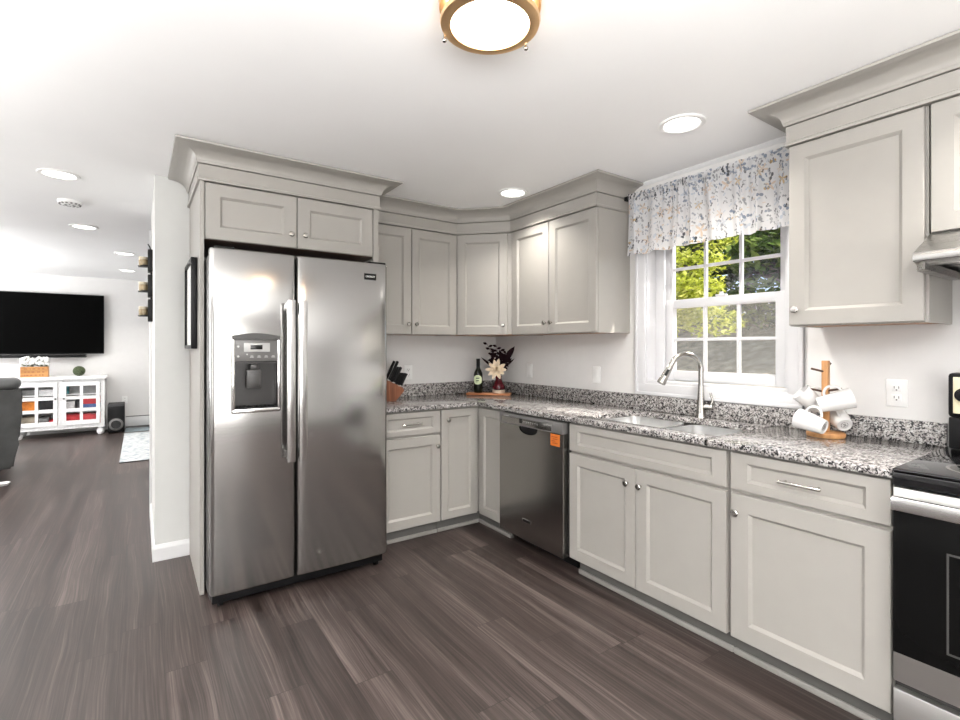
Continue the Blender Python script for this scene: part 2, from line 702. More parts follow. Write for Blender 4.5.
M_BULB = emitter('lit_glass_shade', (1.0, 0.93, 0.82), 7.0)
M_ORANGE = plain('orange_label', (0.58, 0.15, 0.015), 0.5)
M_VALANCE = make_valance()

# ------------------------------------------------------------------ room shell
CZ = 2.361      # kitchen ceiling
CT, CB = 0.9105, 0.881   # counter top, underside
g = G()
g.box(-7.0, 0.0, -6.5, 6.2, -0.08, 0.0)
structure('floor', g, M_FLOOR)
g = G()
g.box(-7.0, 0.15, -6.5, 2.30, CZ, CZ + 0.12)
g.box(-7.0, 0.15, 2.30, 6.35, CZ + 0.035, CZ + 0.155)
structure('ceiling', g, M_CEIL)
g = G()   # window wall, with the opening left out
OY0, OY1, OZ0, OZ1 = -2.466, -1.615, 1.072, 2.065
g.box(0.0, 0.20, -6.5, OY0, 0, CZ)
g.box(0.0, 0.20, OY1, 2.30, 0, CZ)
g.box(0.0, 0.20, 2.30, 6.2, 0, CZ + .035)
g.box(0.0, 0.20, OY0, OY1, 0, OZ0)
g.box(0.0, 0.20, OY0, OY1, OZ1, CZ)
structure('wall_right', g, M_WALL)
g = G()
g.box(-2.405, 0.0, 0.0, 0.12, 0, CZ)
structure('wall_back', g, M_WALL)
g = G()
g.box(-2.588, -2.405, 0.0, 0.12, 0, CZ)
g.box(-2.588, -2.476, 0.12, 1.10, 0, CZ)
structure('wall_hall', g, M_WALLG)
g = G()
g.box(-7.0, 0.2, 6.2, 6.32, 0, CZ + .035)
structure('wall_far', g, M_WALL)
g = G()
g.box(-7.12, -7.0, -6.5, 6.2, 0, CZ + .035)
structure('wall_left', g, M_WALL)
g = G()
g.box(-7.0, 0.0, -6.62, -6.5, 0, CZ)
structure('wall_front', g, M_WALL)
# baseboards
BBP = [(0, 0), (0.013, 0), (0.013, 0.075), (0.009, 0.088), (0.006, 0.098), (0, 0.1)]
g = G()
g.sweep([(-2.588, 0.99), (-2.588, 0.0), (-2.406, 0.0)], [(o, z) for o, z in BBP])
structure('baseboard_back', g, M_TRIM, smooth=0)
# door casing on the hall wall
g = G()
g.box(-2.600, -2.5881, 1.0, 1.09, 0.0, 2.22, 0.004)
structure('trim_1', g, M_TRIM, smooth=30)
# slim moulding where ceiling meets the window wall
g = G()
g.sweep([(0, -1.38), (0, -2.60)], [(0.0, CZ - 0.02), (0.006, CZ - 0.02), (0.02, CZ - 0.006), (0.02, CZ), (0, CZ)])
structure('trim_2', g, M_TRIM, smooth=30)

# ------------------------------------------------------------------ window
win = thing('window_1', 'white double hung window of twelve panes above the sink', 'window', (0.0, -2.04, 1.07))
win['kind'] = 'structure'
g = G()   # picture-frame casing
CW = 0.066
for a in ((OY0 - CW, OY0 + .006, OZ0 - CW, OZ1 + CW), (OY1 - .006, OY1 + CW, OZ0 - CW, OZ1 + CW)):
    g.box(-0.016, 0.0, a[0], a[1], a[2], a[3], 0.004)
for a in ((OZ0 - CW, OZ0 + .006), (OZ1 - .006, OZ1 + CW)):
    g.box(-0.0165, 0.0, OY0 - CW + .001, OY1 + CW - .001, a[0], a[1], 0.004)
# backband
g.box(-0.026, 0.0, OY0 - CW, OY0 - CW + 0.02, OZ0 - CW, OZ1 + CW, 0.004)
g.box(-0.026, 0.0, OY1 + CW - 0.02, OY1 + CW, OZ0 - CW, OZ1 + CW, 0.004)
g.box(-0.0265, 0.0, OY0 - CW, OY1 + CW, OZ0 - CW, OZ0 - CW + .02, 0.004)
g.box(-0.0265, 0.0, OY0 - CW, OY1 + CW, OZ1 + CW - .02, OZ1 + CW, 0.004)
obj('casing', g, M_WINDOW, win, world=True)
g = G()   # jamb liners, sill and head
JW = 0.012
g.box(0.0, 0.205, OY1 - JW, OY1, OZ0, OZ1)
g.box(0.0, 0.205, OY0, OY0 + JW, OZ0, OZ1)
g.box(0.0, 0.205, OY0 + JW, OY1 - JW, OZ0, OZ0 + 0.014)
g.box(0.0, 0.205, OY0 + JW, OY1 - JW, OZ1 - 0.014, OZ1)
for y0, y1 in ((OY1 - 0.075, OY1 - JW), (OY0 + JW, OY0 + 0.062)):
    g.box(0.085, 0.105, y0 if y0 > -2 else y0, y1, OZ0 + 0.014, OZ1 - 0.014, 0.003)
    g.box(0.146, 0.152, y0, y1, OZ0 + 0.014, OZ1 - 0.014)
    g.box(0.19, 0.205, y0, y1, OZ0 + 0.014, OZ1 - 0.014)
g.box(0.0, 0.10, OY0 + JW, OY1 - JW, OZ0 + 0.014, OZ0 + 0.024, 0.002)
obj('jamb', g, M_WINDOW, win, world=True, smooth=30)


def sash(name, x0, x1, y0, y1, z0, z1, gy0, gy1, gz0, gz1):
    g = G()
    g.box(x0, x1, y0, gy0, z0, z1, .003)
    g.box(x0, x1, gy1, y1, z0, z1, .003)
    g.box(x0, x1, gy0, gy1, z0, gz0, .003)
    g.box(x0, x1, gy0, gy1, gz1, z1, .003)
    xm = (x0 + x1) / 2
    for k in (1, 2):
        yy = gy0 + (gy1 - gy0) * k / 3
        g.box(xm - .011, xm + .011, yy - .009, yy + .009, gz0, gz1, .003)
    zz = (gz0 + gz1) / 2
    g.box(xm - .0105, xm + .0105, gy0, gy1, zz - .009, zz + .009, .003)
    s = obj(name, g, M_WINDOW, win, world=True, smooth=30)
    g = G()
    g.box(xm - .0015, xm + .0015, gy0, gy1, gz0, gz1)
    obj('glass', g, M_GLASS, s, world=True, smooth=0)
    return s


lo_s = sash('lower_sash', 0.107, 0.145, OY0 + 0.062, OY1 - 0.072, OZ0 + .026, 1.605, -2.348, -1.741, 1.161, 1.552)
g = G()   # sash lock and lifts
g.box(0.108, 0.14, -2.075, -2.015, 1.606, 1.618, .004)
g.cyl((0.122, -2.045, 1.617), (0.122, -2.045, 1.632), .011)
obj('sash_lock', g, M_WINDOW, lo_s, world=True)
up_s = sash('upper_sash', 0.153, 0.188, OY0 + 0.055, OY1 - 0.055, 1.572, OZ1 - .016, -2.352, -1.706, 1.609, 2.0)
g = G()
g.box(0.2, 0.2015, OY0 + .06, OY1 - .06, OZ0 + .02, 1.60)
obj('insect_screen', g, make_screen(), win, world=True, smooth=0)

# ------------------------------------------------------------------ outside the window
M_GROUND = plain('gravel_bank', (0.50, 0.43, 0.345), 0.95, var=0.35, scale=4.5)
g = G()   # garden rising to a bank
NX, NY = 26, 24
vs, fs = [], []
for i in range(NX):
    for j in range(NY):
        x = 0.25 + 24 * (i / (NX - 1)) ** 1.4
        y = -14 + 34 * j / (NY - 1)
        z = -0.5
        if x > 4:
            z += min(2.35, (x - 4) * 0.40) + 0.05 * math.sin(y * 1.3 + x)
        vs.append((x, y, z))
for i in range(NX - 1):
    for j in range(NY - 1):
        a = i * NY + j
        fs.append((a, a + 1, a + NY + 1, a + NY))
g.faces(vs, fs)
tag(obj('gravel_bank', g, M_GROUND, smooth=60), 'grey brown gravel bank rising outside the kitchen window', 'ground', kind='structure')


def ground_z(x):
    return -0.5 + (min(2.35, (x - 4) * 0.40) if x > 4 else 0)


def tree(name, label, x, y, h, blobs, mat, n, leaf, seed, trunk_r=.09, bark=None):
    rnd = random.Random(seed)
    gz = ground_z(x) - .06
    t = thing(name, label, 'tree', (x, y, gz), 0, 'trees outside the kitchen window')
    g = G()
    pts = [Vector((x + .10 * math.sin(k * 1.7 + seed), y + .10 * math.cos(k * 1.3 + seed), gz + h * k / 7)) for k in range(8)]
    g.tube(pts, [trunk_r * (1 - .09 * k) for k in range(8)], 9)
    for bx, by, bz, br in blobs:
        z0 = max(gz + .3 * h, min(bz - .5 * br - .4, gz + .85 * h))
        k = (z0 - gz) / h * 7
        a = pts[min(7, int(k))]
        g.tube([a, (a + Vector((bx, by, bz))) / 2 + Vector((0, 0, .12)), Vector((bx, by, bz))], [trunk_r * .4, trunk_r * .25, trunk_r * .08], 6)
    obj('trunk', g, bark or M_BARK, t, world=True)
    g = G()
    tot = sum(b[3] ** 2 for b in blobs)
    vs, fs = [], []
    for bx, by, bz, br in blobs:
        for k in range(int(n * br * br / tot)):
            d = Vector((rnd.gauss(0, 1), rnd.gauss(0, 1), rnd.gauss(0, 1))).normalized() * br * (0.35 + .65 * rnd.random() ** .5)
            p = Vector((bx, by, bz)) + Vector((d.x, d.y, d.z * .48))
            nn = Vector((rnd.gauss(0, .6), rnd.gauss(0, .6), 1)).normalized()
            a = nn.cross(Vector((rnd.gauss(0, 1), rnd.gauss(0, 1), rnd.gauss(0, .3)))).normalized()
            b = nn.cross(a)
            s = leaf * rnd.uniform(.6, 1.25)
            i = len(vs)
            vs += [p - a * s, p - b * s * .45 + a * s * .1, p + a * s, p + b * s * .45 + a * s * .1]
            fs.append((i, i + 1, i + 2, i + 3))
    g.faces(vs, fs)
    obj('foliage', g, mat, t, world=True, smooth=0)
    return t


M_BARK = plain('bark', (0.075, 0.06, 0.05), 0.9, var=0.4, scale=9)
M_BARK2 = plain('pale_bark', (0.26, 0.25, 0.235), 0.9, var=0.3, scale=9)
LEAF_Y = make_leaf('sunlit_yellow_green_leaves', ((0.14, 0.19, 0.015), (0.46, 0.51, 0.07), (0.90, 0.90, 0.36)), .45)
LEAF_G = make_leaf('mid_green_leaves', ((0.05, 0.10, 0.02), (0.13, 0.21, 0.05), (0.26, 0.33, 0.09)), .35)
LEAF_D = make_leaf('dark_green_leaves', ((0.015, 0.035, 0.014), (0.035, 0.07, 0.028), (0.09, 0.14, 0.06)), .25)
rb = random.Random(5)


def rblobs(n, cx, cy, cz, sx, sy, sz, r0, r1):
    return [(cx + rb.uniform(-sx, sx), cy + rb.uniform(-sy, sy), cz + rb.uniform(-sz, sz), rb.uniform(r0, r1)) for _ in range(n)]


tree('spreading_tree', 'yellow green sunlit tree with layered branches nearest the window', 5.7, 3.1, 3.8,
     rblobs(26, 5.5, 2.2, 2.7, .8, 1.25, 0.95, .38, .60) + rblobs(8, 5.0, 2.1, 1.72, .4, .55, .26, .28, .42) + [(5.0, 1.35, 1.95, .36), (5.1, 1.0, 2.0, .30), (5.2, 1.1, 2.75, .42)], LEAF_Y, 10500, .062, 3)
tree('leafy_tree', 'mid green tree filling the gap behind the yellow green tree', 9.4, 4.2, 5.0,
     rblobs(30, 9.4, 3.8, 3.6, 1.0, 2.6, 1.7, .7, 1.1), LEAF_G, 9000, .13, 8)
tree('dark_tree', 'dark green tree with pale straight trunk beyond the right panes', 10.4, 1.05, 6.0,
     rblobs(34, 10.6, 0.0, 3.9, 1.0, 2.6, 2.1, .7, 1.1), LEAF_D, 9000, .15, 12, .10, M_BARK2)
tree('tall_dark_tree', 'tall dark green tree closing the view at the back of the bank', 13.6, 4.6, 7.0,
     rblobs(44, 13.4, 4.0, 4.4, 1.2, 7.0, 2.8, 1.2, 1.7), LEAF_D, 12000, .24, 21, .16)

# ------------------------------------------------------------------ cabinets


def shaker(w, h, r=0.062, t=0.02, rz=None):
    """recessed-panel front: x 0..w, z 0..h, back at y=0, face at y=-t"""
    g = G()
    rz = r if rz is None else rz
    c = 0.0025
    b = 0.012
    d = 0.0125
    loops = []

    def loop(ix, iz, y):
        loops.append([(ix, y, iz), (w - ix, y, iz), (w - ix, y, h - iz), (ix, y, h - iz)])
    loop(0, 0, 0)
    loop(0, 0, -t + c)
    loop(c, c, -t)
    loop(r, rz, -t)
    loop(r + .003, rz + .003, -t + .003)
    loop(r + b, rz + b, -t + d)
    vs = [v for l in loops for v in l]
    fs = [(0, 1, 2, 3)]
    for k in range(len(loops) - 1):
        for i in range(4):
            j = (i + 1) % 4
            fs.append((4 * k + i, 4 * k + j, 4 * k + 4 + j, 4 * k + 4 + i))
    n = 4 * (len(loops) - 1)
    fs.append((n, n + 1, n + 2, n + 3))
    g.faces(vs, fs)
    return g


def add_front(kind, parent, x0, x1, z0, z1, y, knob=None, pull=False, r=0.062, rz=None, dz=0.0):
    """front with its face turned to -y, back on plane y; knob: (x, z) in the cabinet's frame"""
    g = shaker(x1 - x0, z1 - z0, r, 0.02, rz)
    for v in g.bm.verts:
        v.co += Vector((x0, y, z0))
    d = obj(kind, g, M_CAB, parent, smooth=0)
    if knob:
        kx, kz = knob
        g = G()
        Mk = Matrix.Translation((kx, y - .02, kz)) @ Matrix.Rotation(PI / 2, 4, 'X')
        g.lathe([(.0065, -.001), (.0055, .008), (.0062, .013), (.013, .017), (.0155, .021), (.0155, .0235), (.012, .027), (0, .0285)], seg=20, M=Mk)
        obj('knob', g, M_NICKEL, d)
    if pull:
        cx, cz = (x0 + x1) / 2, (z0 + z1) / 2
        g = G()
        yy = y - .02
        g.cyl((cx - .072, yy - .026, cz), (cx + .072, yy - .026, cz), .0058, seg=12)
        for s in (-1, 1):
            g.cyl((cx + s * .056, yy + .006, cz), (cx + s * .056, yy - .026, cz), .0045, seg=10)
        obj('pull', g, M_NICKEL, d)
    return d


def base_cabinet(name, label, loc, rot, w, fronts, toe0=0.0, toe1=None, hollow=None):
    t = thing(name, label, 'cabinet', loc, rot)
    g = G()
    if hollow:
        g.box(.0015, .019, -.607, -.002, .1, CB - .001)
        g.box(w - .019, w - .0015, -.607, -.002, .1, CB - .001)
        g.box(.019, w - .019, -.607, -.02, .1, .12)
        g.box(.019, w - .019, -.607, -.59, .12, CB - .001)
        g.box(.019, w - .019, -.012, -.002, .12, CB - .001)
    else:
        g.box(.0015, w - .0015, -.607, -.002, .1, CB - .001)
    obj('body', g, M_CAB, t, smooth=0)
    g = G()
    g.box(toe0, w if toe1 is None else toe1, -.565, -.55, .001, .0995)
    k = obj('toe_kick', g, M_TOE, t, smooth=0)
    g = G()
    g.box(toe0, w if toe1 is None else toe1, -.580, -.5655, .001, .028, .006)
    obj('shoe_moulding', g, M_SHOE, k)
    for f in fronts:
        add_front(parent=t, y=-.6075, **f)
    return t


DB, DT = 0.098, 0.700     # base door
WB, WT = 0.716, 0.870     # drawer front
# base run along the back wall, left of the corner
base_cabinet('base_cabinet', 'greige base cabinet with one drawer and one door beside the refrigerator', (-1.40, 0, 0), 0, 0.462,
             [dict(kind='door', x0=.004, x1=.458, z0=DB, z1=DT, knob=(.430, .625)),
              dict(kind='drawer', x0=.004, x1=.458, z0=WB, z1=WT, pull=True, r=.055, rz=.036)])
# corner cabinet with a folding pair of doors
t = thing('corner_base_cabinet', 'greige corner base cabinet with two folding narrow doors', 'cabinet', (-0.936, 0, 0))
g = G()
g.prism([(.0015, -.607), (.326, -.607), (.326, -.934), (.934, -.934), (.934, -.002), (.0015, -.002)], .1, CB - .001)
obj('body', g, M_CAB, t, smooth=0)
g = G()
g.prism([(0, -.565), (.368, -.565), (.368, -.955), (.383, -.955), (.383, -.55), (0, -.55)], .001, .0995)
k = obj('toe_kick', g, M_TOE, t, smooth=0)
g = G()
g.box(0, .354, -.580, -.5655, .001, .028, .006)
g.box(.353, .3675, -.955, -.5655, .001, .028, .006)
obj('shoe_moulding', g, M_SHOE, k)
add_front('door', t, .004, .304, DB, WT, -.6075, knob=(.052, .797), r=.055)
dd = shaker(.284, WT - DB, .055)
for v in dd.bm.verts:     # turned to face the window-side aisle
    x, y, z = v.co
    v.co = Vector((.3265 + y, -.650 - x, DB + z))
obj('door', dd, M_CAB, t, smooth=0)

# sink base and drawer base on the window wall (local x runs toward the camera)
ROT = -PI / 2
base_cabinet('sink_base_cabinet', 'wide greige sink base cabinet with two doors under a long false drawer front', (0, -1.5575, 0), ROT, 0.933,
             [dict(kind='false_front', x0=.005, x1=.928, z0=WB, z1=WT, r=.062, rz=.038),
              dict(kind='door', x0=.005, x1=.4640, z0=DB, z1=DT, knob=(.418, .620)),
              dict(kind='door', x0=.4680, x1=.928, z0=DB, z1=DT, knob=(.496, .620))], toe0=0.03, hollow=True)
base_cabinet('drawer_base_cabinet', 'greige base cabinet with wide drawer and single door beside the range', (0, -2.4915, 0), ROT, 0.556,
             [dict(kind='drawer', x0=.013, x1=.550, z0=WB, z1=WT, pull=True, r=.068, rz=.038),
              dict(kind='door', x0=.013, x1=.550, z0=DB, z1=DT, knob=(.040, .624), r=.072)])

# wall cabinets
UB, UT = 1.404, 2.186


def wall_cabinet(name, label, loc, rot, w, doors, z0=UB, z1=UT, depth=.305, under=M_UNDER, top=2.187):
    t = thing(name, label, 'cabinet', loc, rot)
    g = G()
    g.box(.0015, w - .0015, -depth, -.002, z0 + .004, top)
    obj('body', g, M_CAB, t, smooth=0)
    g = G()
    g.box(.016, w - .016, -depth + .016, -.004, z0 - .0005, z0 + .0038)
    obj('underside', g, under, t, smooth=0)
    g = G()
    g.box(.0015, w - .0015, -depth, -depth + .016, z0 - .004, z0 + .0038)
    g.box(.0015, .0155, -depth + .016, -.004, z0 - .004, z0 + .0038)
    g.box(w - .0155, w - .0015, -depth + .016, -.004, z0 - .004, z0 + .0038)
    obj('bottom_rail', g, M_CAB, t, smooth=0)
    for f in doors:
        add_front(kind='door', parent=t, y=-depth - .0005, **f)
    return t


wall_cabinet('wall_cabinet', 'greige two door wall cabinet between refrigerator surround and corner', (-1.4085, 0, 0), 0, .793,
             [dict(x0=.004, x1=.395, z0=UB, z1=UT - .003, knob=(.366, 1.478)), dict(x0=.400, x1=.788, z0=UB, z1=UT - .003, knob=(.430, 1.478))])
wall_cabinet('wall_cabinet', 'greige two door wall cabinet just before the window valance', (0, -.632, 0), ROT, .863,
             [dict(x0=.014, x1=.424, z0=UB, z1=UT - .003, knob=(.396, 1.478)), dict(x0=.429, x1=.859, z0=UB, z1=UT - .003, knob=(.457, 1.478))])
wall_cabinet('wall_cabinet', 'greige single door wall cabinet between window and range hood', (0, -2.597, 0), ROT, .467,
             [dict(x0=.003, x1=.456, z0=UB, z1=UT - .003, knob=(.033, 1.470))])
wall_cabinet('hood_cabinet', 'short greige wall cabinet mounted over the steel range hood', (0, -3.066, 0), ROT, .764,
             [dict(x0=.005, x1=.379, z0=1.722, z1=UT - .003, knob=(.35, 1.775)), dict(x0=.384, x1=.759, z0=1.722, z1=UT - .003, knob=(.41, 1.775))], z0=1.722)
# diagonal corner wall cabinet
t = thing('corner_wall_cabinet', 'greige diagonal wall cabinet with one door in the room corner', 'cabinet', (0, 0, 0))
g = G()
g.prism([(-.6145, -.002), (-.6145, -.305), (-.305, -.6305), (-.002, -.6305), (-.002, -.002)], UB + .004, 2.187)
obj('body', g, M_CAB, t, smooth=0)
g = G()
g.prism([(-.60, -.004), (-.60, -.30), (-.30, -.615), (-.004, -.615), (-.004, -.004)], UB - .0005, UB + .0038)
obj('underside', g, M_UNDER, t, smooth=0)
a, b = Vector((-.6145, -.305)), Vector((-.305, -.6305))
L = (b - a).length
Md = Matrix.Translation((a.x, a.y, 0)) @ Matrix.Rotation(math.atan2(b.y - a.y, b.x - a.x), 4, 'Z')
dg = shaker(L - .052, UT - .003 - UB, .062)
for v in dg.bm.verts:
    v.co = Md @ (v.co + Vector((.016, -.0005, UB)))
d = obj('door', dg, M_CAB, t, smooth=0)
g = G()
g.lathe([(.0065, -.001), (.0055, .008), (.0062, .013), (.013, .017), (.0155, .021), (.0155, .0235), (.012, .027), (0, .0285)], seg=20,
        M=Md @ Matrix.Translation((L - .036 - .032, -.0205, 1.476)) @ Matrix.Rotation(PI / 2, 4, 'X'))
obj('knob', g, M_NICKEL, d)

# refrigerator surround: tall panel and the cabinet over the refrigerator
t = thing('refrigerator_cabinet', 'deep greige two door cabinet above the refrigerator with tall side panel', 'cabinet', (-2.405, 0, 0))
FRX = 1.000
g = G()
g.box(.022, FRX, -.615, -.002, 1.888, 2.187)
obj('body', g, M_CAB, t, smooth=0)
g = G()
g.box(.0, .0205, -.637, -.002, .001, 2.187, .0015)
obj('side_panel', g, M_CAB, t, smooth=0)
g = G()
g.box(.0225, FRX - .018, -.615, -.004, 1.8825, 1.8875)
obj('underside', g, M_DWOOD, t, smooth=0)
g = G()
g.box(FRX - .034, FRX, -.637, -.6155, 1.84, 2.19)
obj('face_stile', g, M_CAB, t, smooth=0)
g = G()
g.box(FRX - .0175, FRX, -.615, -.31, 1.842, 1.8875)
obj('bottom_rail', g, M_CAB, t, smooth=0)
add_front('door', t, .026, .494, 1.885, UT - .003, -.6155, knob=(.462, 1.961), r=.07, rz=.066)
add_front('door', t, .499, .962, 1.885, UT - .003, -.6155, knob=(.540, 1.962), r=.07, rz=.066)

# crown mouldings
FZ = 2.188
FRIEZE = [(-.02, FZ), (.009, FZ), (.011, FZ + .004), (.011, FZ + .012), (.005, FZ + .016), (.005, 2.272), (-.02, 2.272)]
CROWN = [(-.02, 2.2765), (.010, 2.2765), (.013, 2.281), (.014, 2.288)]
for k in range(9):      # cove
    a = k / 8 * PI / 2
    CROWN.append((.016 + .088 * (1 - math.cos(a)), 2.289 + .056 * math.sin(a)))
CROWN += [(.108, 2.347), (.113, 2.348), (.115, CZ - .003), (-.02, CZ - .003)]


def crown(label, path):
    c = Vector((sum(p[0] for p in path) / len(path), sum(p[1] for p in path) / len(path), 0))
    t = thing('crown_moulding', label, 'crown moulding', (c.x, c.y, FZ))
    g = G()
    g.sweep(path, FRIEZE)
    obj('frieze', g, M_CAB, t, world=True, smooth=30)
    g = G()
    g.sweep(path, CROWN)
    obj('cornice', g, M_CAB, t, world=True, smooth=30)


crown('greige crown moulding wrapping the top of the refrigerator cabinet', [(-2.4065, -.003), (-2.4065, -.641), (-1.4035, -.641), (-1.4035, -.33)])
crown('long greige crown moulding bending around the corner wall cabinets', [(-1.385, -.326), (-.620, -.326), (-.326, -.635), (-.326, -1.4965), (-.003, -1.4965)])
crown('greige crown moulding over the cabinets at the range hood', [(-.003, -2.5955), (-.326, -2.5955), (-.326, -3.832), (-.003, -3.832)])

# ------------------------------------------------------------------ countertop with splash, sink, faucet
t = thing('countertop', 'L shaped speckled grey granite countertop with matching low splash', 'countertop', (-0.32, -1.5, CB))
SX0, SX1, SY0, SY1 = -.545, -.125, -2.395, -1.625
FX = -.648
YE = -3.0495


def rrect(x0, x1, y0, y1, r, n=6):
    out = []
    for cx, cy, a0 in ((x1 - r, y1 - r, 0), (x0 + r, y1 - r, 90), (x0 + r, y0 + r, 180), (x1 - r, y0 + r, 270)):
        for k in range(n + 1):
            a = R_(a0 + 90 * k / n)
            out.append((cx + r * math.cos(a), cy + r * math.sin(a)))
    return out


g = G()
g.box(-1.40, FX, FX, -.0015, CB, CT, .004)           # back run
g.box(FX - .0002, -.0015, SY1 + .0, -.0015, CB, CT, .004)          # corner to sink
g.box(FX - .0002, -.0015, YE, SY0, CB, CT, .004)            # sink to range
g.box(FX - .0002, SX0, SY0 - .02, SY1 + .02, CB, CT, .004)
g.box(SX1, -.0015, SY0 - .02, SY1 + .02, CB, CT, .004)
# rounded inside corners of the sink cut-out
for cx, cy, sx, sy in ((SX0, SY0, 1, 1), (SX0, SY1, 1, -1), (SX1, SY0, -1, 1), (SX1, SY1, -1, -1)):
    r = .055
    pl = [(cx, cy)]
    for k in range(7):
        a = PI / 2 * k / 6
        pl.append((cx + sx * (r - r * math.sin(a)), cy + sy * (r - r * math.cos(a))))
    g.prism(pl, CB + .0005, CT - .0002)
obj('slab', g, M_GRANITE, t, world=True, smooth=40)
g = G()
g.box(-1.40, -.0015, -.0215, -.0015, CT, 1.010, .0025)
g.box(-.0215, -.0016, YE, -.0216, CT, 1.004, .0025)
obj('backsplash', g, M_GRANITE, t, world=True, smooth=40)


def bowl(g, x0, x1, y0, y1, zt, depth, r=.06):
    top = rrect(x0, x1, y0, y1, r)
    mid = rrect(x0 + .006, x1 - .006, y0 + .006, y1 - .006, r)
    bot = rrect(x0 + .05, x1 - .05, y0 + .05, y1 - .05, r * .6)
    low = rrect(x0 + .018, x1 - .018, y0 + .018, y1 - .018, r)
    L = [[(x, y, zt) for x, y in top], [(x, y, zt - depth * .8) for x, y in mid], [(x, y, zt - depth * .95) for x, y in low], [(x, y, zt - depth) for x, y in bot]]
    n = len(top)
    vs = [v for l in L for v in l]
    fs = []
    for k in range(3):
        for i in range(n):
            j = (i + 1) % n
            fs.append((k * n + i, k * n + j, k * n + n + j, k * n + n + i))
    fs.append(tuple(range(3 * n, 4 * n)))
    # outer skin
    o = len(vs)
    L2 = [[(x, y, zt) for x, y in rrect(x0 - .002, x1 + .002, y0 - .002, y1 + .002, r)], [(x, y, zt - depth - .003) for x, y in rrect(x0 - .002, x1 + .002, y0 - .002, y1 + .002, r)]]
    vs += [v for l in L2 for v in l]
    for i in range(n):
        j = (i + 1) % n
        fs.append((o + i, o + j, o + n + j, o + n + i))
        fs.append((i, j, o + j, o + i))
    fs.append(tuple(range(o + n, o + 2 * n)))
    g.faces(vs, fs)


t = thing('kitchen_sink', 'undermount double bowl stainless sink below the window', 'sink', (-.335, -2.01, CB - .2))
g = G()
ZS = CB - .0015
bowl(g, SX0 - .004, SX1 + .004, -1.985, SY1 + .004, ZS, .19)
bowl(g, SX0 - .004, SX1 + .004, SY0 - .004, -2.030, ZS, .19)
obj('bowls', g, plain('satin_sink_steel', (0.80, 0.80, 0.795), 0.30, 1.0), t, world=True, smooth=50)
g = G()
g.box(SX0 - .004, SX1 + .004, -2.027, -1.988, ZS - .03, ZS - .004, .006)
obj('divider', g, M_STEELX, t, world=True)
for y in (-1.81, -2.21):
    g = G()
    g.lathe([(.0, 0.0), (.026, 0.0), (.041, .0035), (.043, .002), (.043, 0)], (-.335, y, ZS - .1905), 24, caps=False)
    obj('drain', g, M_DGREY, t, world=True)

t = thing('kitchen_faucet', 'brushed nickel gooseneck pull down faucet behind the sink', 'faucet', (-.062, -2.03, CT))
fb = Vector((-.062, -2.03, CT))
dirv = Vector((-.80, .42, 0)).normalized()
g = G()
g.lathe([(.030, .0005), (.030, .006), (.026, .012), (.0245, .03), (.021, .07), (.0185, .12), (.0165, .16), (.0155, .185)], fb, 28)
obj('body', g, M_NICKEL, t, world=True)
g = G()
Rr = .090
top = fb + Vector((0, 0, .270))
pts = [fb + Vector((0, 0, .18)), fb + Vector((0, 0, .23)), top]
for k in range(1, 15):
    a = PI * k / 14 * .86
    pts.append(top + dirv * (Rr - Rr * math.cos(a)) + VZ * (Rr * math.sin(a)))
last = pts[-1]
tan = (pts[-1] - pts[-2]).normalized()
pts.append(last + tan * .02)
g.tube(pts, .0145, 18)
obj('spout', g, M_NICKEL, t, world=True)
g = G()
s0 = last + tan * .015
Mh = Matrix.Translation(s0) @ tan.to_track_quat('Z', 'Y').to_matrix().to_4x4()
g.lathe([(.0150, 0), (.0165, .006), (.0175, .03), (.0205, .075), (.0245, .108), (.0245, .114), (.019, .117), (0, .117)], seg=24, M=Mh)
sh = obj('spray_head', g, M_NICKEL, t, world=True)
g = G()
tocam = (CAM - s0)
tocam = (tocam - tan * tocam.dot(tan)).normalized()
Mb = Matrix.Translation(s0 + tan * .05 + tocam * .0185)
q = Matrix((tocam.cross(tan), tan, tocam)).transposed().to_4x4()
g.box(-.007, .007, -.02, .02, -.004, .0045, .003, M=Mb @ q)
obj('spray_button', g, M_BLACK, sh, world=True)
g = G()
side = Vector((.40, -.92, 0)).normalized()
h0 = fb + VZ * .062
g.cyl(h0, h0 + side * .058, .0155, seg=20)
g.tube([h0 + side * .050 + VZ * .004, h0 + side * .060 + VZ * .04, h0 + side * .048 + VZ * .08], [.0085, .0072, .006], 12)
obj('lever', g, M_NICKEL, t, world=True)

# ------------------------------------------------------------------ refrigerator
FY = -.876
FX0, FX1, FM = -2.380, -1.447, -1.9739
t = thing('refrigerator', 'stainless side by side refrigerator with dispenser in the left door', 'refrigerator', ((FX0 + FX1) / 2, -.45, 0))
g = G()
g.box(FX0 + .004, FX1 - .004, FY + .085, -.06, .03, 1.782, .006)
obj('cabinet', g, M_DGREY, t, world=True)
g = G()
g.box(FX0 + .012, FX1 - .012, FY + .05, FY + .084, .022, .080, .004)
obj('toe_grille', g, M_BLACK, t, world=True)
for x in (FX0 + .05, FX1 - .05):
    g = G()
    g.cyl((x - .012, FY + .07, .021), (x + .012, FY + .07, .021), .020, seg=18)
    obj('roller', g, M_BLACK, t, world=True)
for x0, x1 in ((FX0 + .02, FX0 + .11), (FX1 - .11, FX1 - .004)):
    g = G()
    g.box(x0, x1, FY + .02, FY + .16, 1.8005, 1.813, .004)
    obj('hinge_cover', g, M_BLACK, t, world=True)


